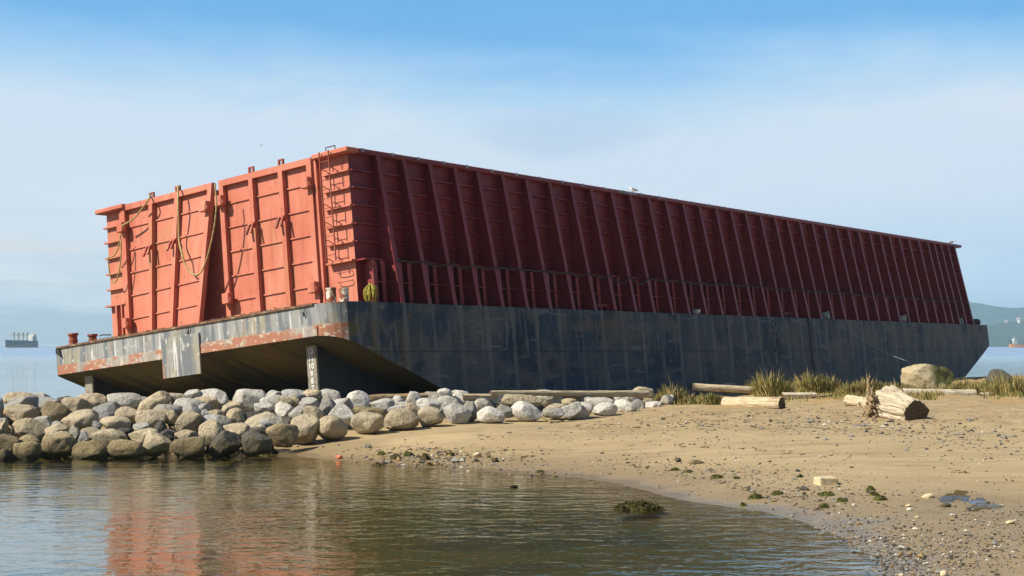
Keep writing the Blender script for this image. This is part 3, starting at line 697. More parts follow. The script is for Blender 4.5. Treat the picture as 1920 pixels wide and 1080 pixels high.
RC = [(420,192,275,195,4,'wr'),(700,237,265,120,-5,'wr'),(882,197,145,115,0,'wr'),(1045,178,185,155,-5,'wr'),(565,335,390,140,12,'ba'),(532,442,355,205,4,'tr'),(900,283,280,95,-6,'wr'),(915,402,395,215,0,'tr'),(1020,295,230,130,5,'tr'),
 (1220,245,265,140,5,'wr'),(1265,163,225,125,10,'ga'),(1247,372,275,195,0,'tr'),(1390,108,180,100,0,'wr'),(1550,148,235,135,10,'wr'),(1440,232,235,185,-15,'wr'),(1540,342,305,195,10,'wr'),(1680,312,185,205,15,'gr'),(1830,178,210,100,5,'wr'),(1830,248,235,140,5,'wr'),(935,240,140,70,0,'wr')]
RD = [(205,340,255,125,5,'wr'),(300,207,235,118,5,'wr'),(500,232,370,135,0,'tr'),(540,317,305,155,12,'wa'),(740,192,275,135,8,'wr'),(350,312,210,100,10,'ga'),(830,292,265,95,-5,'tr'),(800,327,195,85,0,'gr'),(945,228,140,70,0,'tr'),(975,302,195,110,-22,'wr'),
 (1065,307,235,135,-20,'wr'),(1250,237,265,100,0,'wr'),(1280,292,240,110,-5,'wr'),(1110,212,120,80,0,'ga'),(1420,188,115,85,0,'wr'),(1500,192,160,95,0,'wr'),(1470,267,225,125,-5,'wr'),(1610,252,115,105,-10,'ga'),(1640,138,220,110,-5,'tr'),(1740,267,165,85,-5,'wr'),(1690,228,100,70,0,'tr'),(1870,212,120,95,0,'gr')]
def interp(tab, x, j): return float(np.interp(x, [r_[0] for r_ in tab], [r_[j] for r_ in tab]))
rocks = []
for lst, (ox, oy, s_) in ((RA, ZA), (RB, ZB), (RC, ZC), (RD, ZD)):
    for cx, cy, w, h_, ti, k in lst: rocks.append([ox + cx / s_, oy + cy / s_, w / s_, h_ / s_, ti, k])
for r_ in rocks:
    x, y = r_[0], r_[1]; yf = interp(FOOT, x, 1) - 14; yc = interp(CREST, x, 1); f_ = (y - yc) / max(yf - yc, 12)
    r_ += [f_, 0 if f_ < .17 else 1 if f_ < .5 else 2 if f_ < .8 else 3]
TIER = ['top row', 'second row', 'third row', 'bottom row']
ORD = ['first','second','third','fourth','fifth','sixth','seventh','eighth','ninth','tenth','eleventh','twelfth']
count = {}; tot = {}
def sz(w, h_): return 'large' if w * h_ > 2000 else 'small' if w * h_ < 700 else 'medium'
for r_ in rocks: q_ = (sz(r_[2], r_[3]), r_[5], r_[7]); tot[q_] = tot.get(q_, 0) + 1
for n, (x, y, w, h_, ti, k, f_, tr_) in enumerate(sorted(rocks)):
    d = interp(CREST, x, 2) + (interp(FOOT, x, 2) - interp(CREST, x, 2)) * min(max(f_, -.12), 1.15)
    c = at_depth(x, y, d); sc_ = d / FPX; big = w * h_
    W_, H_ = w * sc_, h_ * sc_
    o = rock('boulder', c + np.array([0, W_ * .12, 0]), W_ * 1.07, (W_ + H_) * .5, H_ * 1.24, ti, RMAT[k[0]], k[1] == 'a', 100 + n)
    size = 'large' if big > 2000 else 'small' if big < 700 else 'medium'
    key = (size, k, tr_); count[key] = count.get(key, 0) + 1; i = count[key]
    o_ = ORD[i-1] if i <= 12 else '%dth' % i
    tag(o, ('%s %s %s boulder, %s such from the open sea in the %s' % (size, CN[k[0]], 'angular' if k[1] == 'a' else 'rounded', o_, TIER[tr_])) if tot[key] > 1 else ('%s %s %s boulder, the only such in the %s' % (size, CN[k[0]], 'angular' if k[1] == 'a' else 'rounded', TIER[tr_])), 'boulder', 'boulders of the riprap bank')
# broken rubble filling the gaps of the bank
mb = MB()
for k in range(900):
    x = random.uniform(-30, 1240); f_ = random.random()
    if f_ > (.95 if x < 520 else .6): continue
    d = interp(CREST, x, 2) + (interp(FOOT, x, 2) - interp(CREST, x, 2)) * f_ + .4; p = at_depth(x, interp(CREST, x, 1) + (interp(FOOT, x, 1) - interp(CREST, x, 1)) * f_, d)
    g = gz(p[0], p[1]); s_ = random.uniform(.08, .2)
    vs = [np.array([p[0], p[1], g + .05]) + np.array([random.gauss(0, 1), random.gauss(0, 1), random.gauss(0, .8)]) * s_ * .7 for _ in range(6)]
    mb.add(vs, [(0,1,2),(0,2,3),(0,3,4),(0,4,1),(5,2,1),(5,3,2),(5,4,3),(5,1,4)])
tag(mb.build('rubble', RMAT['d']), kind='stuff')

# ------------------------------------------------------------------ other boulders and stones
def ground_rock(name, px, py, w, h_, ti, mt, ang, lab, cat, seed, group=None, sink=.0, depth=None, sub=4):
    p = hit(px, py + h_ / 2); d = p[1] if depth is None else depth; s_ = d / FPX
    c = at_depth(px, py, d)
    o = rock(name, c + np.array([0, w * s_ * .15, -sink * h_ * s_]), w * s_, (w + h_) * .5 * s_, h_ * s_ * (1 + 2 * sink), ti, mt, ang, seed, sub); tag(o, lab, cat, group); return o
t = material('moss_boulder', (.40, .34, .22), .9, 0, .2)
layer(t, (.30, .26, .17), (1.2,) * 3, .42, .62, .9, 6); layer(t, (.17, .14, .08), (7,) * 3, .56, .66, .8, 6)
nx = t.xyz(t.obj)[0]
layer(t, (.085, .095, .02), (1.1,) * 3, .30, .52, .95, 5, mask=t.mapr(nx, .05, .35)); layer(t, (.035, .03, .015), (1.7,) * 3, .52, .62, .9, 5, mask=t.mapr(nx, .1, .5))
M['mossrock'] = done(t, t.noise(t.vscale(t.obj, (4, 4, 4)), 1., 8, .65), .1, .7)
ground_rock('boulder', 1739, 704, 96, 56, 20, M['mossrock'], True, 'big pale boulder with mossy side among beach grass under the hull', 'boulder', 31, sink=.1, depth=63.5, sub=5)
ground_rock('boulder', 1876, 708, 48, 32, 0, RMAT['d'], False, 'dark rounded boulder half hidden in grass past the bow', 'boulder', 32, sink=.15, depth=70)
ground_rock('boulder', 1505, 733, 34, 14, 0, RMAT['g'], False, 'low grey boulder in the grass above the square pale beam', 'boulder', 33, depth=60)
ground_rock('boulder', 1366, 722, 26, 9, 0, RMAT['g'], False, 'flat grey boulder behind the leaning pale log', 'boulder', 34, depth=61)
ground_rock('boulder', 1253, 750, 26, 20, -8, RMAT['w'], True, 'pale faceted boulder at the first grass clump', 'boulder', 35, depth=52)
M['buff'] = simple('buff_stone', (.56, .47, .30), .9, .25, 7)
M['palestone'] = simple('pale_beach_stone', (.56, .53, .46), .9, .25, 9)
pb = hit(1552, 910); mb = MB(); r = random.Random(4); mb.box((-.21, -.15, -.06), (.21, .15, .145)); mb.v = [(x * r.uniform(.85, 1.08), y * r.uniform(.8, 1.1), z * (r.uniform(.82, 1.1) if z > 0 else 1)) for x, y, z in mb.v]
o = mb.build('stone_block', M['buff'], bevel=.03); o.modifiers['bevel'].segments = 3; o.location = tuple(map(float, pb + np.array([0, .1, .02]))); o.rotation_euler.z = .25; tag(o, 'pale square-edged stone lying alone on the open sand', 'stone')
stones = [(1741,930,26,9,'t','flat tan stone beside the puddle'),(1773,947,22,9,'b','brown broken stone at the puddle edge'),(1703,948,12,6,'t','small tan stone short of the puddle'),
 (1602,947,8,6,'w','small white stone below the moss patches'),(1895,979,18,7,'t','buff stone beyond the puddle on dark gravel'),(1771,1076,16,13,'t','rounded buff stone at the bottom of the gravel'),
 (895,853,16,11,'t','tan stone at the end of the weedy pebble bar'),(916,855,9,7,'b','small brown stone next to the tan one on the bar'),(928,862,14,9,'b','square olive stone near the water past the bar'),
 (1306,866,30,8,'b','half buried brown stone on sand by the shell patch'),(1272,862,12,9,'d','dark upright slate on sand by the shell patch'),(963,912,16,6,'d','small dark stone breaking the pond surface'),
 (1705,955,10,7,'w','white stone between puddle and pond'),(1720,970,9,5,'t','yellowish pebble-sized stone towards the pond'),(690,836,14,8,'g','grey stone on the sand near the boulder bank')]
for n, (x, y, w, h_, k, lab) in enumerate(stones):
    ground_rock('stone', x, y, w, h_, random.uniform(-8, 8), {'t': M['buff'], 'w': M['palestone']}.get(k, RMAT[k]), n % 2 == 0, lab, 'stone', 300 + n, 'loose stones on the beach', sink=.1, sub=3)
ground_rock('plastic_scrap', 635, 857, 13, 8, 0, simple('orange_plastic', (.62, .16, .07), .6, .2), True, 'orange scrap lying where sand meets the pond', 'scrap', 37, sub=2)
t = material('seaweed', (.11, .095, .03), .9); layer(t, (.12, .10, .02), (6,) * 3, .5, .62, .9, 5); layer(t, (.02, .018, .008), (11,) * 3, .52, .62, .9, 4)
M['weed'] = done(t, t.noise(t.vscale(t.obj, (25, 25, 25)), 1., 4), .08, 1.)
t = material('green_algae', (.075, .085, .014), .9); layer(t, (.14, .14, .03), (8,) * 3, .5, .62, .9, 5); layer(t, (.03, .028, .01), (12,) * 3, .54, .64, .9, 4)
M['algae'] = done(t, t.noise(t.vscale(t.obj, (30, 30, 30)), 1., 4), .06, 1.)
def weed(px, py, w, h_, mt, lab, seed, n=500, name='seaweed_clump', under=False):
    p = hit(px, py + h_ / 2); s_ = p[1] / FPX; r = random.Random(seed); mb = MB(); Wd, Hh = w * s_ / 2, h_ * s_
    # lumpy core
    seg = 18; core = []
    for ring in range(5):
        f_ = ring / 4
        for j in range(seg):
            a = 2 * math.pi * j / seg; rr = math.cos(f_ * 1.45) * (1 + .2 * noise.noise(Vector((math.cos(a) * 2, math.sin(a) * 2, seed + f_ * 2))))
            core.append((p[0] + Wd * rr * math.cos(a), p[1] + Wd * .75 * rr * math.sin(a) + Wd * .5, p[2] - .25 * Hh - .02 + Hh * 1.35 * math.sin(f_ * 1.45) * (1 + .25 * noise.noise(Vector((a, f_, seed))))))
    mb.add(core, [(i*seg+j, i*seg+(j+1) % seg, (i+1)*seg+(j+1) % seg, (i+1)*seg+j) for i in range(4) for j in range(seg)] + [tuple(4*seg + j for j in range(seg))])
    for k in range(n):
        a = r.uniform(0, 6.283); f_ = r.random() ** .5; x = p[0] + Wd * f_ * math.cos(a); y = p[1] + Wd * .75 * f_ * math.sin(a) + Wd * .5
        z = p[2] - .25 * Hh - .01 + Hh * math.sqrt(max(0, 1 - f_ * f_)) * 1.3; q = r.uniform(.5, 1.3) * max(.02, Hh * .25)
        v = [np.array([x, y, z]) + np.array([r.gauss(0, 1), r.gauss(0, 1), r.gauss(.3, .6)]) * q * .8 for _ in range(3)]; mb.add(v, [(0, 1, 2)])
    o = mb.build(name, mt, None, True); tag(o, lab, 'seaweed', 'weed clumps on the shore'); return o
weed(1200, 951, 92, 13, M['weed'], 'long weed covered hummock standing in the pond water', 1, 1500)
for n, (x, y, w, h_, lab) in enumerate([(1345,894,26,7,'green algae mound amid the shell patch'),(1382,896,14,5,'small algae tuft at the edge of the shell patch'),(1266,880,18,6,'algae clump at the shoreward end of the shell patch'),
    (1292,884,20,5,'flat algae clump next to the shell patch'),(1418,931,30,10,'algae clump near the wet pond margin'),(1458,925,24,8,'algae clump on gravel inland of the pond margin'),(1394,946,12,7,'round algae lump at the pond edge'),
    (1552,927,38,8,'long algae mat below the square stone'),(1580,938,26,7,'algae clump on the gravel below the long mat'),(1634,916,18,8,'algae topped lump beyond the long mat'),(1641,926,22,7,'algae mat next to the algae topped lump'),(1652,934,30,9,'brick shaped green algae block on bare sand'),
    (1546,949,22,8,'brown algae lump on sand above the pond'),(1501,893,12,5,'tiny algae tuft before the square stone'),(742,857,20,10,'algae covered lump in the weedy pebble bar'),(765,852,22,8,'olive weed heap on the pebble bar crest'),(797,858,22,11,'dark weed heap in the pebble bar'),(845,852,18,8,'dark weed heap at the thick end of the bar'),
    (715,850,18,7,'weed heap at the thin end of the bar'),(707,871,20,6,'weedy lump awash below the bar'),(805,871,14,6,'small weedy lump awash at the bar'),(1014,884,16,5,'dark weed scrap at the shoreline past the bar')]):
    weed(x, y, w, h_, M['algae'] if n < 14 or n % 3 == 0 else M['weed'], lab, 10 + n, 120)

# gravel, shells and pebbles
mb = MB()
gm = [simple('pebble_grey', (.22, .21, .19), .8, .3, 20), simple('pebble_white', (.48, .45, .39), .8, .2, 20), simple('pebble_dark', (.06, .055, .045), .8, .3, 20), simple('pebble_brown', (.25, .17, .08), .8, .3, 20)]
patches = [(1170,868,45,10,220,.03),(1340,885,75,16,750,.03),(1400,890,80,16,420,.03),(1530,922,70,16,520,.03),(1480,925,70,14,260,.025),(1640,935,60,14,150,.03),(1740,1030,110,32,2600,.022),(1690,1050,60,26,1100,.022),(1610,990,70,24,700,.02),
  (1830,955,50,16,260,.025),(1880,985,60,22,500,.02),(1540,795,130,12,520,.05),(1310,787,80,10,330,.045),(1740,805,140,16,800,.05),(1850,830,70,20,350,.04),(1460,772,90,9,300,.045),(780,860,70,10,420,.055),(860,868,90,8,320,.04),(1000,878,80,8,240,.03),(900,850,110,14,200,.03),(1450,860,300,40,420,.025),(1000,830,260,22,180,.03),(1780,900,160,50,420,.02),(1560,1000,60,26,300,.02),(1880,1050,50,30,420,.018),(1230,800,140,14,200,.035)]
for (px, py, sx, sy, n, s_) in patches:
    for k in range(int(n * .55)):
        x, y = rng.normal(px, sx), rng.normal(py, sy)
        if y < 752 or y > 1100 or x > 1990: continue
        p = hit(x, y) if False else None
        r_ = ray(x, y); z = .35
        for _ in range(5):
            q_ = CAM + r_ * ((z - CAMZ) / r_[2]); z = .5 * z + .5 * gz(q_[0], q_[1])
        if z < -.03: continue
        a = s_ * .8 * math.exp(rng.normal(-.1, .5)); mi = int(rng.choice(4, p=[.40, .08, .33, .19])); th = rng.uniform(0, 3.14); ca, sa = math.cos(th), math.sin(th)
        ax, ay, az = a * rng.uniform(.7, 1.3), a * rng.uniform(.5, 1), a * rng.uniform(.3, .75)
        loc_ = [(ax, 0, 0), (-ax, .1*ay, .1*az), (.1*ax, ay, 0), (0, -ay, .15*az), (.1*ax, .1*ay, az), (0, 0, -az)]
        mb.add([(q_[0] + u * ca - v * sa, q_[1] + u * sa + v * ca, z + w + az * .25) for u, v, w in loc_], [(0,2,4),(2,1,4),(1,3,4),(3,0,4),(2,0,5),(1,2,5),(3,1,5),(0,3,5)], mi)
tag(mb.build('gravel', gm), kind='stuff')
# wrack: thin lines of dark twigs and weed scraps left by the tide
mb = MB(); r = random.Random(21)
LINES = [([(640,846),(760,842),(900,850),(1050,862),(1200,876),(1350,905),(1480,935),(1600,985)], 7, 420), ([(1050,800),(1250,795),(1450,800),(1650,812),(1900,838)], 9, 420), ([(900,822),(1150,828),(1400,842),(1650,862),(1900,900)], 8, 260), ([(1240,772),(1400,776),(1560,772),(1640,775)], 5, 160)]
for line, spread, n in LINES:
    for k in range(int(n * .6)):
        x = r.uniform(line[0][0], line[-1][0]); y = float(np.interp(x, [q_[0] for q_ in line], [q_[1] for q_ in line])) + r.gauss(0, spread) * (.3 if r.random() < .6 else 1.)
        if noise.noise(Vector((x * .012, y * .02, 1.))) < -.1: continue
        p = hit(x, y)
        if p[2] < .02: continue
        L_ = r.uniform(.03, .13) * (1.6 if r.random() < .08 else 1); a = r.gauss(.15, .7); w_ = r.uniform(.006, .016); dx, dy = math.cos(a) * L_ / 2, math.sin(a) * L_ / 2
        q0 = (p[0] - dx, p[1] - dy); q1 = (p[0] + dx, p[1] + dy)
        mb.bar((*q0, gz(*q0) + w_ * .6), (*q1, gz(*q1) + w_ * .6 + r.uniform(0, .015)), (-dy, dx, 0), w_ * r.uniform(1, 2.5), w_, r.choice((0, 0, 1, 2)))
tag(mb.build('tide_wrack', [M['woodbrown'] if 'woodbrown' in M else simple('wrack_brown', (.12, .085, .05), .9, .3, 9), simple('wrack_dark', (.045, .036, .022), .9, .3, 9), simple('wrack_pale', (.38, .31, .2), .9, .3, 9)]), kind='stuff')
# puddle
pud = bpy.data.materials.new('puddle_water'); pud.use_nodes = True; t = NT(pud.node_tree); t.n.clear()
geo = t.new('ShaderNodeNewGeometry'); lw = t.new('ShaderNodeLayerWeight'); lw.inputs['Blend'].default_value = .5; fr_ = t.math('ADD', .02, t.math('MULTIPLY', .98, t.math('POWER', lw.outputs['Facing'], 3.1)))
gl = t.new('ShaderNodeBsdfGlossy'); gl.inputs['Roughness'].default_value = .08
bp_ = t.new('ShaderNodeBump'); bp_.inputs['Strength'].default_value = .3; bp_.inputs['Distance'].default_value = .02; t.put(bp_.inputs['Height'], t.noise(t.vscale(geo.outputs['Position'], (6, 14, 1)), 1., 3)); t.l.new(bp_.outputs[0], gl.inputs['Normal'])
tr = t.new('ShaderNodeBsdfTransparent'); tr.inputs['Color'].default_value = (.62, .6, .52, 1)
holes = t.mapr(t.noise(t.vscale(geo.outputs['Position'], (2.2, 3., 1)), 1., 6, .65), .36, .56)
mx = t.new('ShaderNodeMixShader'); pp = t.xyz(geo.outputs['Position']); qx = t.math('DIVIDE', t.math('SUBTRACT', pp[0], float(pc[0])), .95); qy = t.math('DIVIDE', t.math('SUBTRACT', pp[1], float(pc[1])), .85)
rd = t.math('ADD', t.math('ADD', t.math('MULTIPLY', qx, qx), t.math('MULTIPLY', qy, qy)), t.math('MULTIPLY', t.math('SUBTRACT', t.noise(t.vscale(geo.outputs['Position'], (5, 7, 1)), 1., 6, .65), .5), 1.8))
t.put(mx.inputs[0], t.math('MULTIPLY', t.math('MULTIPLY', fr_, holes), t.mapr(rd, 1.05, -.15))); t.l.new(tr.outputs[0], mx.inputs[1]); t.l.new(gl.outputs[0], mx.inputs[2])
out = t.new('ShaderNodeOutputMaterial'); t.l.new(mx.outputs[0], out.inputs[0])
mb = MB()
for cx, cy, w, h_ in ((1796,937,24,6),(1842,949,30,8),(1775,943,14,4)):
    rings = []
    for f_ in (0., .35, .7, 1.):
        for a in np.linspace(0, 2 * math.pi, 28, endpoint=False):
            k_ = f_ * (1 + .28 * math.sin(3 * a + cx) + .16 * math.sin(7 * a + cy)); q_ = at_z(cx + w * math.cos(a) * k_, cy + h_ * math.sin(a) * k_, .115); rings.append((q_[0], q_[1], gz(q_[0], q_[1]) + .012 - .010 * f_))
    mb.add(rings, [(i*28+j, i*28+(j+1) % 28, (i+1)*28+(j+1) % 28, (i+1)*28+j) for i in range(3) for j in range(28)])
tag(mb.build('puddle_water', pud), kind='structure')

# ------------------------------------------------------------------ driftwood
def wood(name, base, alt, dark):
    t = material(name, base, .85, 0, .2); gv = t.new('ShaderNodeTexCoord').outputs['UV']
    layer(t, alt, (2.2, 9, 9), .42, .64, .9, 5); layer(t, dark, (1.6, 18, 18), .54, .64, .8, 5); layer(t, tuple(min(.8, c * 1.2) for c in base), (5, 5, 5), .55, .7, .6, 5)
    layer(t, tuple(c * .25 for c in base), (9, 9, 9), .66, .70, .95, 4)
    return done(t, t.noise(t.vscale(t.obj, (2.2, 20, 20)), 1., 6), .09, .9)
M['wood'] = wood('bleached_wood', (.56, .475, .335), (.47, .38, .25), (.24, .17, .09))
M['woodwhite'] = wood('white_wood', (.62, .56, .44), (.52, .44, .32), (.2, .15, .1))
M['woodbrown'] = wood('brown_wood', (.36, .27, .16), (.28, .20, .11), (.12, .085, .05))
M['stump'] = wood('stump_wood', (.53, .46, .345), (.42, .36, .26), (.20, .15, .09))
M['woodend'] = simple('sawn_end', (.11, .075, .045), .9, .4, 14)
def log(px0, py0, px1, py1, d0, d1, r0, r1, mt, lab, name='driftwood_log', seg=20, lump=.12, square=False, ridge=0., cat='log', endmat=None, group='driftwood logs on the beach', rings=28, seed=0, z0=None, z1=None):
    a = at_depth(px0, py0, d0); b = at_depth(px1, py1, d1); ax = b - a; Ln = np.linalg.norm(ax); ax /= Ln
    up = np.array([0, 0, 1.]); s = np.cross(ax, up); s /= np.linalg.norm(s); u = np.cross(s, ax); mb = MB(); vs = []
    for i in range(rings + 1):
        f_ = i / rings; r_ = r0 + (r1 - r0) * f_
        for j in range(seg):
            th = 2 * math.pi * j / seg; rr = r_ * (1 + lump * noise.fractal(Vector((math.cos(th) * 1.1 + seed * 7, math.sin(th) * 1.1, f_ * Ln * .9)), 1., 2., 4))
            if ridge: rr *= 1 + ridge * (abs(math.sin(th * 7 + 1.3 + 1.6 * noise.noise(Vector((f_ * 1.2, seed, math.sin(th) * 2))))) ** .5 - .8 + .5 * noise.noise(Vector((math.cos(th) * 3, math.sin(th) * 3, seed))))
            if square:
                k_ = max(abs(math.cos(th + .3)), abs(math.sin(th + .3))); rr = rr * .82 / k_
            e_ = 1. if 0 < i < rings else .93
            x_ = f_ * Ln
            if i in (0, rings): x_ += r_ * .12 * noise.noise(Vector((math.cos(th) * 2, math.sin(th) * 2, seed + f_ * 5)))
            # local frame: X along the log
            vs.append((x_, rr * e_ * math.cos(th), rr * e_ * math.sin(th)))
    fs = [(i*seg+j, (i+1)*seg+j, (i+1)*seg+(j+1) % seg, i*seg+(j+1) % seg) for i in range(rings) for j in range(seg)]
    mb.add(vs, fs, 0); n0 = len(mb.v)
    mb.add([(-.0 + .02, 0, 0), (Ln - .02, 0, 0)], [])
    for j in range(seg):
        mb.f.append((n0, j, (j + 1) % seg)); mb.m.append(1); mb.f.append((n0 + 1, rings*seg + (j+1) % seg, rings*seg + j)); mb.m.append(1)
    o = mb.build(name, [mt, endmat or M['woodend']], None, True)
    try: o.data.set_sharp_from_angle(angle=math.radians(40))
    except Exception: pass
    o.matrix_world = Matrix(((ax[0], s[0], u[0], a[0]), (ax[1], s[1], u[1], a[1]), (ax[2], s[2], u[2], a[2]), (0, 0, 0, 1)))
    tag(o, lab, cat, group); return o
log(920,737,1215,738.5, 47.7, 51.7, .085, .12, M['wood'], 'long weathered tan pole resting on the boulders against the hull', seed=1, rings=60, seg=14)
log(868,744,990,743.5, 47.2, 48.6, .10, .10, M['wood'], 'straight tan beam wedged behind the boulders under the long pole', seed=2, square=True, seg=16)
log(692,748,806,741, 46.0, 46.8, .12, .07, M['woodbrown'], 'brown splintered branch lying behind the boulders in the hull shadow', seed=3, rings=40, lump=.35, seg=14)
log(712,743,770,740, 46.2, 46.6, .06, .05, M['woodbrown'], 'thin brown stick atop the splintered branch', seed=4, seg=10)
log(1060,748,1150,747, 51.5, 52.5, .10, .10, M['woodbrown'], 'dark half hidden beam in the boulder gap under the pole', seed=5, square=True, seg=14)
log(1296,725,1417,731.5, 56.8, 57.2, .15, .13, M['wood'], 'pale cut log raised on the grass, leaning slightly', seed=6, seg=24)
log(1358,756,1466,757, 49.3, 47.7, .215, .225, M['wood'], 'thick sawn log lying on the open sand before the grass', seed=7, lump=.07, seg=28)
log(1467,743,1530,742, 54.2, 54.6, .14, .13, M['woodwhite'], 'short squared pale beam beside the thick sawn log', seed=8, square=True, seg=16)
log(1520,745,1562,741, 54.0, 54.8, .05, .04, M['woodbrown'], 'splintered grey plank end by the squared pale beam', seed=9, square=True, seg=12)
log(1692,736,1828,738.5, 57.5, 58.0, .15, .18, M['woodwhite'], 'long white worm eaten log in front of the mossy boulder', seed=10, rings=50, lump=.2, seg=24)
log(1836,741,1861,737, 57.5, 57.6, .10, .05, M['woodwhite'], 'short broken piece off the end of the white log', seed=11, lump=.3)
log(1588,751,1640,758, 49.5, 48.6, .20, .17, M['wood'], 'bleached log stub poking out behind the tangled roots', seed=12, lump=.25)
log(1660,759,1718,778, 44.9, 43.5, .60, .45, M['stump'], 'massive ridged stump section lying on its side on the sand', name='driftwood_stump', seg=180, rings=24, lump=.10, ridge=.13, seed=13, cat='stump', group='driftwood stump and roots')
log(1240,822,1295,823.5, 39.0, 39.0, .022, .02, M['wood'], 'pale straight stick flat on the smooth sand', name='stick', seed=14, cat='stick', seg=8, group='sticks on the sand')
log(1388,823,1421,825.5, 39.2, 38.9, .02, .012, M['wood'], 'shorter pale stick inland of the straight one', name='stick', seed=15, cat='stick', seg=8, group='sticks on the sand')
log(754,824,791,824, 40.8, 40.8, .022, .015, M['woodbrown'], 'dark twig on the sand near the boulder bank', name='stick', seed=16, cat='stick', seg=8, lump=.5, group='sticks on the sand')
pts = [hit(x, y) + np.array([0, 0, .03]) for x, y in ((1018,785),(1026,790),(1033,794),(1045,793),(1056,790.5))]
tag(MB().tube(pts, .018, 6).build('stick', M['woodbrown'], None, True), 'bent brown stick at the foot of the pale boulders', 'stick', 'sticks on the sand')
# settle sticks on the sand
for o in [o for o in col.objects if o.name.startswith('stick') and o.location.length > .1]:
    zs = min(gz(*(o.matrix_world @ Vector(c))[:2]) for c in o.bound_box); o.location.z = max(o.location.z, zs + .0)
# root mass
mb = MB(); c0 = at_depth(1631, 760, 44.7); r = random.Random(5)
for k in range(34):
    a = r.uniform(0, 6.283); el = r.uniform(-1.3, 1.45); Ln = r.uniform(.35, .72); p = c0 + np.array([r.gauss(0, .08), r.gauss(0, .1), r.gauss(0, .12)]); P_ = [p]
    for j in range(5):
        p = p + np.array([math.cos(a) * math.cos(el) * .55, math.sin(a) * math.cos(el) * .7, math.sin(el)]) * Ln / 5 * 1.25; a += r.gauss(0, .5); el += r.gauss(0, .4); P_.append(p)
    r0_ = r.uniform(.035, .085); mb.tube(spline(P_, 3), list(np.linspace(r0_, r0_ * .3, 16)), 7)
tag(mb.build('root_mass', M['woodbrown'], None, True), 'tangle of weathered roots standing against the big stump', 'roots', 'driftwood stump and roots')

# ------------------------------------------------------------------ beach grass
gmats = [simple('grass_green', (.12, .15, .030), .7, .3, 4), simple('grass_olive', (.25, .22, .06), .7, .3, 4), simple('grass_straw', (.44, .34, .15), .8, .3, 4)]
def grass(px, py, w, h_, lab, seed, dens=1., dry=.35, depth=None):
    r = random.Random(seed); p = hit(px, py); d = depth or p[1]; s_ = d / FPX; W_, H_ = w * s_, h_ * s_; o = empty('grass_tuft'); mb = MB()
    base = at_depth(px, py, d)
    n = int(420 * dens * max(.5, w / 60))
    for k in range(n):
        a = r.uniform(0, 6.283); f_ = math.sqrt(r.random()); bx, by = W_ * .36 * f_ * math.cos(a), W_ * .36 * f_ * math.sin(a)
        x, y = base[0] + bx, base[1] + by; z = gz(x, y) - .02
        Ln = H_ * r.uniform(.45, 1.02) * (1 - .35 * f_); 
        if r.random() < .05: Ln *= 1.3
        lean = r.uniform(.1, .75) * (.4 + f_); az = a + r.gauss(0, .7); wd = r.uniform(.012, .024); dx, dy = math.cos(az), math.sin(az); px_, py_ = -dy * wd, dx * wd
        if abs(px_) < wd * .5: px_ = wd * .7
        vs = []; q = np.array([x, y, z]); ang = lean * .35
        for j in range(4):
            ww = (1, .85, .55, .0)[j]; vs.append(q + np.array([px_, py_, 0]) * ww)
            if j < 3: vs.append(q - np.array([px_, py_, 0]) * ww)
            q = q + np.array([dx * math.sin(ang), dy * math.sin(ang), math.cos(ang)]) * Ln / 3; ang += lean * .65
        mi = 2 if r.random() < dry else (1 if r.random() < .5 else 0)
        mb.add(vs, [(0,1,3,2), (2,3,5,4), (4,5,6)], mi)
    col.objects.unlink(o); bpy.data.objects.remove(o)
    tag(mb.build('grass_tuft', gmats), lab, 'grass tuft', 'beach grass tufts')
GR = [(1262,757,64,56,'spiky grass tuft at the end of the boulder bank',.4,52.5),(1238,753,34,26,'low grass tuft right against the last pale boulders',.4,53.5),(1330,758,70,30,'low grass tuft under the raised pale log',.35,51.5),(1446,742,92,64,'tallest grass tuft, behind the thick sawn log',.3,57),(1404,735,44,36,'dry bleached grass tuft at the end of the raised log',.85,60),
 (1520,738,80,56,'broad grass tuft above the squared pale beam',.3,60),(1556,738,50,46,'grass tuft with arching straw blades between two broad tufts',.45,60),(1625,738,82,42,'rounded golden grass tuft behind the tangled roots',.45,59),(1682,732,46,32,'thin grass tuft beside the mossy boulder',.4,61),(1728,732,56,26,'short grass tuft at the foot of the mossy boulder',.35,60.5),(1766,730,50,24,'straw coloured grass wisps on the shaded side of the mossy boulder',.6,61),
 (1808,734,64,40,'grass tuft behind the far end of the white log',.4,60.5),(1842,738,60,40,'grass tuft in front of the dark boulder',.4,60),(1880,742,72,50,'dense grass tuft past the broken log piece',.35,60),(1915,744,56,52,'grass tuft at the seaward edge of the beach ridge',.45,60),(1364,724,16,32,'few lone grass stalks behind the raised log',.5,61)]
GR += [(1472,741,50,34,'low grass tuft filling in just past the tallest tuft',.4,58.5),(1590,740,54,34,'low grass tuft before the rounded golden tuft',.45,58.5),(1655,737,44,30,'short grass tuft between the golden tuft and the mossy boulder',.4,60),(1700,738,44,22,'low grass fringe before the near end of the mossy boulder',.4,59),
 (1786,738,48,28,'low grass fringe between mossy boulder and the seaward tufts',.4,59.5),(1826,742,56,34,'bushy low grass tuft just behind the broken log piece',.4,59),(1862,744,60,36,'low grass tuft in front of the dense seaward tuft',.45,58),(1900,747,70,40,'wide low grass tuft nearest the sand at the ridge end',.4,57.5),(1290,757,50,34,'low grass tuft between the bank end and the raised log',.35,52.2)]
for n, (x, y, w, h_, lab, dry, d) in enumerate(GR): grass(x, y, w, h_, lab, 50 + n, .06 if 'lone' in lab else 1., dry, d)

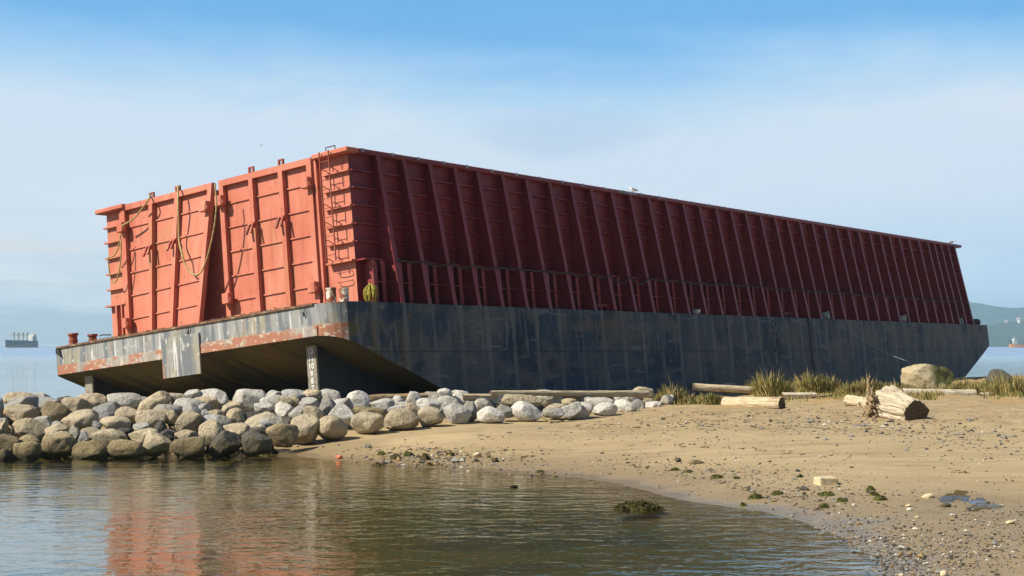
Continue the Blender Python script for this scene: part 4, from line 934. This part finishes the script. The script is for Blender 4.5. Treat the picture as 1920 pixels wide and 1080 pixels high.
# short ground cover between the tufts: one mass
mb = MB(); r = random.Random(77)
for k in range(9000):
    x = r.choice([r.gauss(1840, 70), r.gauss(1700, 90), r.uniform(1420, 1930), r.gauss(1290, 40)]); d = r.uniform(52.5, 66) if x > 1400 else r.uniform(50.5, 54)
    if x > 1935: continue
    X = (x - 960) / FPX * d; z = gz(X, d)
    if z < .82: continue
    if noise.noise(Vector((X * .45, d * .3, 3.3))) < -.12: continue
    h_ = r.uniform(.05, .30); a = r.uniform(0, 6.28); l_ = r.uniform(.2, .9) * h_; wd = r.uniform(.012, .03)
    mb.add([(X - wd, d, z - .02), (X + wd, d, z - .02), (X + l_ * math.cos(a), d + l_ * math.sin(a), z + h_)], [(0, 1, 2)], r.choice((0, 1, 1, 2)))
tag(mb.build('grass', gmats), kind='stuff')
# ------------------------------------------------------------------ gulls
gw = simple('gull_white', (.75, .74, .7), .7, .08, 9); gg = simple('gull_grey', (.22, .23, .25), .7, .2, 9); gd = simple('gull_dark', (.05, .045, .04), .7, .2, 9)
def gull(p, heading, s, mats, lab):
    prof = [(-.30,.012,.05),(-.22,.035,.06),(-.12,.075,.085),(0,.095,.10),(.10,.085,.115),(.16,.055,.15),(.19,.048,.19),(.225,.05,.225),(.26,.042,.235),(.285,.018,.232),(.335,.007,.222)]
    mb = MB(); n = 10; vs = [(x, rr * math.cos(2*math.pi*j/n), zc + rr * math.sin(2*math.pi*j/n) * 1.05) for x, rr, zc in prof for j in range(n)]
    for i in range(len(prof) - 1):
        mb2_ = [(i*n+j, (i+1)*n+j, (i+1)*n+(j+1) % n, i*n+(j+1) % n) for j in range(n)]
        for j, f_ in enumerate(mb2_):
            mb.f.append(f_); mb.m.append(1 if i < 4 and j in (0,1,2,3,4) else (2 if i < 1 or i >= 9 else 0))
    mb.v = vs
    mb.f.append(tuple(range(n))); mb.m.append(2); mb.f.append(tuple((len(prof)-1)*n + j for j in range(n))[::-1]); mb.m.append(2)
    for y in (-.035, .035): mb.tube([(.02, y, .03), (.025, y, -.075)], .008, 5, 2)
    ca, sa = math.cos(heading), math.sin(heading)
    mb.v = [(p[0] + s*(x*ca - y*sa), p[1] + s*(x*sa + y*ca), p[2] + s*(z + .07)) for x, y, z in mb.v]
    tag(mb.build('gull', mats, None, True), lab, 'bird', 'perched gulls on the barge rail')
gull(B2W((19.5, YT + .05, cap1 + .005)), math.pi * .9, .72, [gw, gd, gd], 'gull perched partway along the top rail of the red side')
gull(B2W((57.6, YT + .1, cap1 + .005)), math.pi * .1, .8, [gw, gg, gd], 'gull perched on the far bow corner of the top rail')
p = at_depth(490, 272.5, 330); mb = MB()
vs = [(-.6,0,.10),(-.3,.06,.06),(0,.10,0),(.3,.06,.05),(.6,0,-.02),(-.3,-.10,.07),(0,-.12,.01),(.3,-.10,.06),(0,.26,-.02),(0,-.3,0)]
mb.add([(x, y, z + .012) for x, y, z in vs] + [(x, y, z - .012) for x, y, z in vs], [(0,5,1),(1,5,6,2),(2,6,7,3),(3,7,4),(2,8,1),(9,6,5)] + [tuple(k + 10 for k in f_[::-1]) for f_ in [(0,5,1),(1,5,6,2),(2,6,7,3),(3,7,4)]])
mb.tube([(0, -.3, 0), (0, -.1, 0), (0, .12, 0), (0, .3, 0)], [.02, .08, .07, .02], 8)
mb.v = [tuple(p + np.array([x * 1.0, y * .9, z])) for x, y, z in mb.v]
tag(mb.build('gull', gd), 'tiny dark gull flying alone in the sky over the doors', 'bird')

# ------------------------------------------------------------------ ships
def ship(px, d, yaw, Ls, Bm, dk, boot, lab, full=True, colr=(.025, .035, .05), bootc=(.55, .13, .045)):
    o = empty('cargo_ship', tuple(at_z(px, 640, 0)) if False else (float((px - 960) / FPX * d), d, 0), yaw); tag(o, lab, 'ship')
    mh = simple('ship_hull', colr, .6, .2, .05); mr = simple('ship_boot', bootc, .7, .2, .05); mw = simple('ship_white', (.62, .62, .6), .6, .1, .05); my = simple('ship_crane', (.42, .36, .26), .6, .1, .05)
    def half(x): 
        f_ = x / Ls; return Bm / 2 * (1 if abs(f_) < .33 else max(.04, 1 - ((abs(f_) - .33) / .17) ** 2.2) if f_ > 0 else max(.6, 1 - ((abs(f_) - .33) / .17) ** 2 * .4))
    xs_ = np.linspace(-Ls / 2, Ls / 2, 25)
    def band(z0, z1, name, mt, extra=0):
        mb = MB(); n = len(xs_)
        for x in xs_: y = half(x) ; mb.v += [(x, -y, z0), (x, y, z0), (x + (Ls * .03 if x > Ls * .48 else 0), -y, z1 + (extra if x > Ls * .38 else 0)), (x + (Ls * .03 if x > Ls * .48 else 0), y, z1 + (extra if x > Ls * .38 else 0))]
        for i in range(n - 1):
            a, b = i * 4, i * 4 + 4; mb.f += [(a, b, b+2, a+2), (b+1, a+1, a+3, b+3), (a+2, b+2, b+3, a+3)]; mb.m += [0] * 3
        e = (n - 1) * 4; mb.f += [(0, 2, 3, 1), (e, e+1, e+3, e+2)]; mb.m += [0, 0]; mb.build(name, mt, o)
    band(-.5, boot, 'boot_topping', mr); band(boot + .02, dk, 'hull', mh, Ls * .02 if full else 0)
    Q = Ls / 150.; mb = MB(); xs0 = -Ls * .36
    mb.box((xs0 - 9*Q, -Bm * .42, dk + .05), (xs0 + 9*Q, Bm * .42, dk + 13*Q)); mb.box((xs0 - 7*Q, -Bm * .35, dk + .05 + 13*Q), (xs0 + 7*Q, Bm * .35, dk + 19*Q)); mb.box((xs0 - 4*Q, -Bm * .5, dk + .05 + 19*Q), (xs0 + 6*Q, Bm * .5, dk + 23*Q)); mb.build('superstructure', mw, o)
    mb = MB(); mb.box((xs0 - 18*Q, -3*Q, dk + .05), (xs0 - 11*Q, 3*Q, dk + 18*Q)); mb.build('funnel', mh, o)
    mb = MB(); mb.tube([(xs0, 0, dk + 23*Q), (xs0, 0, dk + 36*Q)], .8*Q, 6); mb.box((xs0 - .6*Q, -5*Q, dk + 29*Q), (xs0 + .6*Q, 5*Q, dk + 30*Q)); mb.build('mast', mw, o)
    if full:
        for f_ in (-.20, -.05, .10, .25):
            mb = MB(); mb.box((Ls*f_ - 2*Q, -2*Q, dk + .05), (Ls*f_ + 2*Q, 2*Q, dk + 25*Q)); mb.box((Ls*f_ - 3*Q, -3*Q, dk + .05 + 25*Q), (Ls*f_ + 3*Q, 3*Q, dk + 29*Q)); mb.bar((Ls*f_ + 2*Q, 0, dk + 24*Q), (Ls*f_ + 19*Q, 0, dk + 15*Q), (0, 1, 0), 2*Q, 1.6*Q); mb.build('deck_crane', my, o)
        for f_ in (-.125, .025, .175): mb = MB(); mb.box((Ls*f_ - 8*Q, -Bm*.3, dk + .05), (Ls*f_ + 8*Q, Bm*.3, dk + 2.5*Q)); mb.build('hatch_cover', my, o)
    return o
ship(40.5, 2200, math.radians(-112), 66, 14, 10.2, 4.2, 'dark bulk carrier with deck cranes anchored on the open horizon')
ship(1922, 2200, math.radians(6), 50, 10, 5.6, 5.2, 'low orange hulled vessel moored off the far wooded shore', full=False, bootc=(.60, .26, .08))

# ------------------------------------------------------------------ far shore
mf = simple('far_forest_ground', (.045, .065, .03), .9, .35, .01)
def ridge_terrain(name, prof, d, depth, mt, rough_):
    mb = MB(); xs_ = np.linspace(prof[0][0], prof[-1][0], 90); n = 12
    for x in xs_:
        top = (648 - float(np.interp(x, [p_[0] for p_ in prof], [p_[1] for p_ in prof]))) / FPX * d + 2.
        for j in range(n + 1):
            f_ = j / n; dd = d + depth * (f_ - .75); X = (x - 960) / FPX * d
            prof_h = math.sin(min(f_ / .75, 1.) * math.pi / 2) ** 1.2 if f_ <= .75 else max(0, 1 - ((f_ - .75) / .25) ** 2)
            z = top * prof_h * (1 + rough_ * noise.fractal(Vector((X / d * 14, f_ * 3, d * .001)), 1., 2., 4)) - 1.5
            mb.v.append((X, dd, z))
    for i in range(len(xs_) - 1):
        for j in range(n):
            a = i * (n + 1) + j; b = a + n + 1; mb.f.append((a, b, b + 1, a + 1)); mb.m.append(0)
    o = mb.build(name, mt, None, True); tag(o, kind='structure'); return o
hill = ridge_terrain('far_hill', [(1500,640),(1650,625),(1780,612),(1848,607),(1880,600),(1920,596),(2000,588),(2100,592),(2300,600),(2500,640)], 4000, 1300, mf, .10)
ridge_terrain('mountain_range', [(1450,648),(1600,610),(1700,585),(1780,568),(1815,566),(1850,574),(1890,577),(1920,575),(2000,560),(2150,570),(2400,600),(2600,640)], 6000, 1200, mf, .03)
# trees on the far hill: reads as one wood
mb = MB(); r = random.Random(9)
hv = np.array([v.co[:] for v in hill.data.vertices]).reshape(90, 13, 3)
for k in range(3200):
    i = r.randrange(40, 88); j = r.randrange(0, 10); u, v = r.random(), r.random(); p = hv[i, j] * (1-u) * (1-v) + hv[i+1, j] * u * (1-v) + hv[i, j+1] * (1-u) * v + hv[i+1, j+1] * u * v
    if p[2] < 1: continue
    h_ = r.uniform(6, 14) * (.8 if j < 9 else 1.1); w = h_ * r.uniform(.22, .4); th = r.random() * 6
    base = [(p[0] + w * math.cos(th + q * 1.257), p[1] + w * math.sin(th + q * 1.257), p[2] + h_ * .1) for q in range(5)]
    mb.add(base + [(p[0], p[1], p[2] + h_)], [(q, (q + 1) % 5, 5) for q in range(5)])
tag(mb.build('far_trees', simple('far_tree', (.035, .055, .025), .9, .4, .02)), kind='stuff')
mhw = simple('house_wall', (.62, .58, .52), .7, .2, .1); mhr = simple('house_roof', (.22, .18, .16), .8, .3, .1)
def house_mesh(w, dp, h_):
    mb = MB(); mb.box((-w/2, -dp/2, -2), (w/2, dp/2, h_), 0)
    mb.add([(-w/2-.4, -dp/2-.4, h_+.02), (w/2+.4, -dp/2-.4, h_+.02), (w/2+.4, dp/2+.4, h_+.02), (-w/2-.4, dp/2+.4, h_+.02), (-w/2-.4, 0, h_+dp*.32), (w/2+.4, 0, h_+dp*.32)], [(0,1,5,4), (2,3,4,5), (0,4,3), (1,2,5), (3,2,1,0)], 1)
    return mb.build('house', [mhw, mhr])
protoh = None; big = None
for k in range(30):
    x = 1855 + (k * 37 % 66) + r.random() * 4 if k else 1903; f_ = r.uniform(.25, .95)
    i = int(np.interp(x, np.linspace(1500, 2500, 90), np.arange(90))); j = min(9, int(f_ * 9)); p = hv[i, j]
    if k == 0: o = house_mesh(15, 10, 9); p = hv[i, 3]; tag(o, 'biggest white house low on the far hillside', 'house', 'houses on the far hillside')
    else:
        if protoh is None: protoh = o = house_mesh(9, 8, 6)
        else: o = protoh.copy(); col.objects.link(o)
        s_ = r.uniform(.6, 1.15); o.scale = (s_ * r.uniform(.8, 1.6), s_, s_); tag(o, 'small pale house among trees on the far hillside', 'house', 'houses on the far hillside')
    o.location = (p[0], p[1] - 8, p[2] + 3.5); o.rotation_euler.z = r.uniform(-.5, .5)

# ------------------------------------------------------------------ air
hz = bpy.data.materials.new('haze_air'); hz.use_nodes = True; t = NT(hz.node_tree); t.n.clear()
pv = t.new('ShaderNodeVolumePrincipled'); pv.inputs['Color'].default_value = (.46, .76, 1., 1); pv.inputs['Density'].default_value = 1.7e-4; pv.inputs['Anisotropy'].default_value = 0.
out = t.new('ShaderNodeOutputMaterial'); t.l.new(pv.outputs[0], out.inputs['Volume'])
tag(MB().box((-9100, -310, -3.3), (9100, 9600, 212)).build('haze', hz), kind='stuff')

# ------------------------------------------------------------------ light
SUN_EL, SUN_TRAVEL = math.radians(41), math.radians(24)
s = Vector((math.cos(SUN_TRAVEL) * math.cos(SUN_EL), math.sin(SUN_TRAVEL) * math.cos(SUN_EL), -math.sin(SUN_EL)))
sun = bpy.data.lights.new('sun', 'SUN'); sun.energy = 5.0; sun.angle = math.radians(.5); sun.color = (1., .90, .74)
so = bpy.data.objects.new('sun', sun); col.objects.link(so); so.rotation_euler = s.to_track_quat('-Z', 'Y').to_euler(); so.location = (-60, -20, 40)
w = bpy.data.worlds.new('World'); sc.world = w; w.use_nodes = True; t = NT(w.node_tree)
bg = t.n['Background']; bg.inputs['Strength'].default_value = .055
sky = t.new('ShaderNodeTexSky', sky_type='NISHITA'); sky.sun_disc = False; sky.sun_elevation = SUN_EL; sky.sun_rotation = math.atan2(-s.x, -s.y); sky.air_density = 1.; sky.dust_density = .6; sky.ozone_density = 2.
tc = t.new('ShaderNodeTexCoord'); g = tc.outputs['Generated']; xyz = t.xyz(g)
nb = t.noise(t.vscale(g, (3., 3., 9.)), 1., 5., .55, .3); nf = t.noise(t.vscale(g, (5., 5., 26.)), 1., 7., .6, .4)
zz = t.math('ADD', xyz[2], t.math('ADD', t.math('MULTIPLY', t.math('SUBTRACT', nb, .5), .085), t.math('MULTIPLY', t.math('SUBTRACT', nf, .5), .014)))
zz = t.math('ADD', zz, t.math('MULTIPLY', xyz[0], .012))
ramp = t.new('ShaderNodeValToRGB'); t.put(ramp.inputs[0], t.math('MULTIPLY', zz, 2.)); cr = ramp.color_ramp
stops = [(0., (1.9, 1.82, 1.66)), (.06, (1.4, 1.4, 1.36)), (.13, (.84, .92, 1.0)), (.22, (.74, .84, .96)), (.31, (.68, .81, .95)), (.375, (.42, .68, .95)), (.43, (.18, .48, .87)), (.60, (.07, .36, .80))]
while len(cr.elements) < len(stops): cr.elements.new(.5)
for e_, (p_, c_) in zip(cr.elements, stops): e_.position = p_; e_.color = (*c_, 1)
vs_ = t.new('ShaderNodeVectorMath', operation='SCALE'); t.l.new(ramp.outputs[0], vs_.inputs[0]); vs_.inputs['Scale'].default_value = 12.
c_low = vs_.outputs[0]
# cloud streaks low in the sky
st = t.noise(t.vscale(g, (2.6, 2.6, 42.)), 1., 6., .55, .6)
cl = t.math('MULTIPLY', t.mapr(st, .49, .60), t.mapr(xyz[2], .13, .06)); cl = t.math('MULTIPLY', cl, t.mapr(xyz[0], -.02, -.25, .1, .95))
bl = t.math('MULTIPLY', t.mapr(st, .47, .38), t.mapr(xyz[2], .10, .05)); c_low = t.mix(t.math('MULTIPLY', bl, t.mapr(xyz[0], -.05, -.25, 0, .8)), c_low, (5.6, 7.8, 10.8))
c_low = t.mix(cl, c_low, (11.0, 10.8, 10.2))
st2 = t.noise(t.vscale(g, (6., 6., 30.)), 1., 6., .6, .5)
c_low = t.mix(t.math('MULTIPLY', t.mapr(st2, .48, .70), t.mapr(xyz[2], .21, .15, 0, .6)), c_low, (9.3, 10.2, 11.2))
rb = t.math('MULTIPLY', t.mapr(xyz[0], .0, .28), t.mapr(xyz[2], .13, .02)); c_low = t.mix(t.math('MULTIPLY', rb, .75), c_low, (5.2, 8.2, 11.6))
pd = t.math('ADD', t.math('POWER', t.math('DIVIDE', t.math('SUBTRACT', xyz[0], .035), .075), 2.), t.math('POWER', t.math('DIVIDE', t.math('SUBTRACT', xyz[2], .146), .022), 2.))
c_low = t.mix(t.math('MULTIPLY', t.mapr(t.math('ADD', pd, t.math('MULTIPLY', t.math('SUBTRACT', nf, .5), 3.)), 1.3, .0), .6), c_low, (6.0, 7.8, 10.2))
clear = t.math('MAXIMUM', t.mapr(xyz[2], .38, .75), t.mapr(t.math('SUBTRACT', t.math('MULTIPLY', xyz[0], .55), xyz[1]), -.25, .35))
fin = t.mix(clear, c_low, sky.outputs[0]); t.l.new(fin, bg.inputs['Color'])

sc.view_settings.view_transform = 'Standard'; sc.view_settings.look = 'None'; sc.view_settings.exposure = .6; sc.view_settings.gamma = 1.
cy = sc.cycles; cy.max_bounces = 7; cy.diffuse_bounces = 3; cy.glossy_bounces = 3; cy.transparent_max_bounces = 12; cy.volume_bounces = 0; cy.use_denoising = True
try: cy.denoiser = 'OPENIMAGEDENOISE'
except Exception: pass
cy.caustics_reflective = False; cy.sample_clamp_indirect = 6.
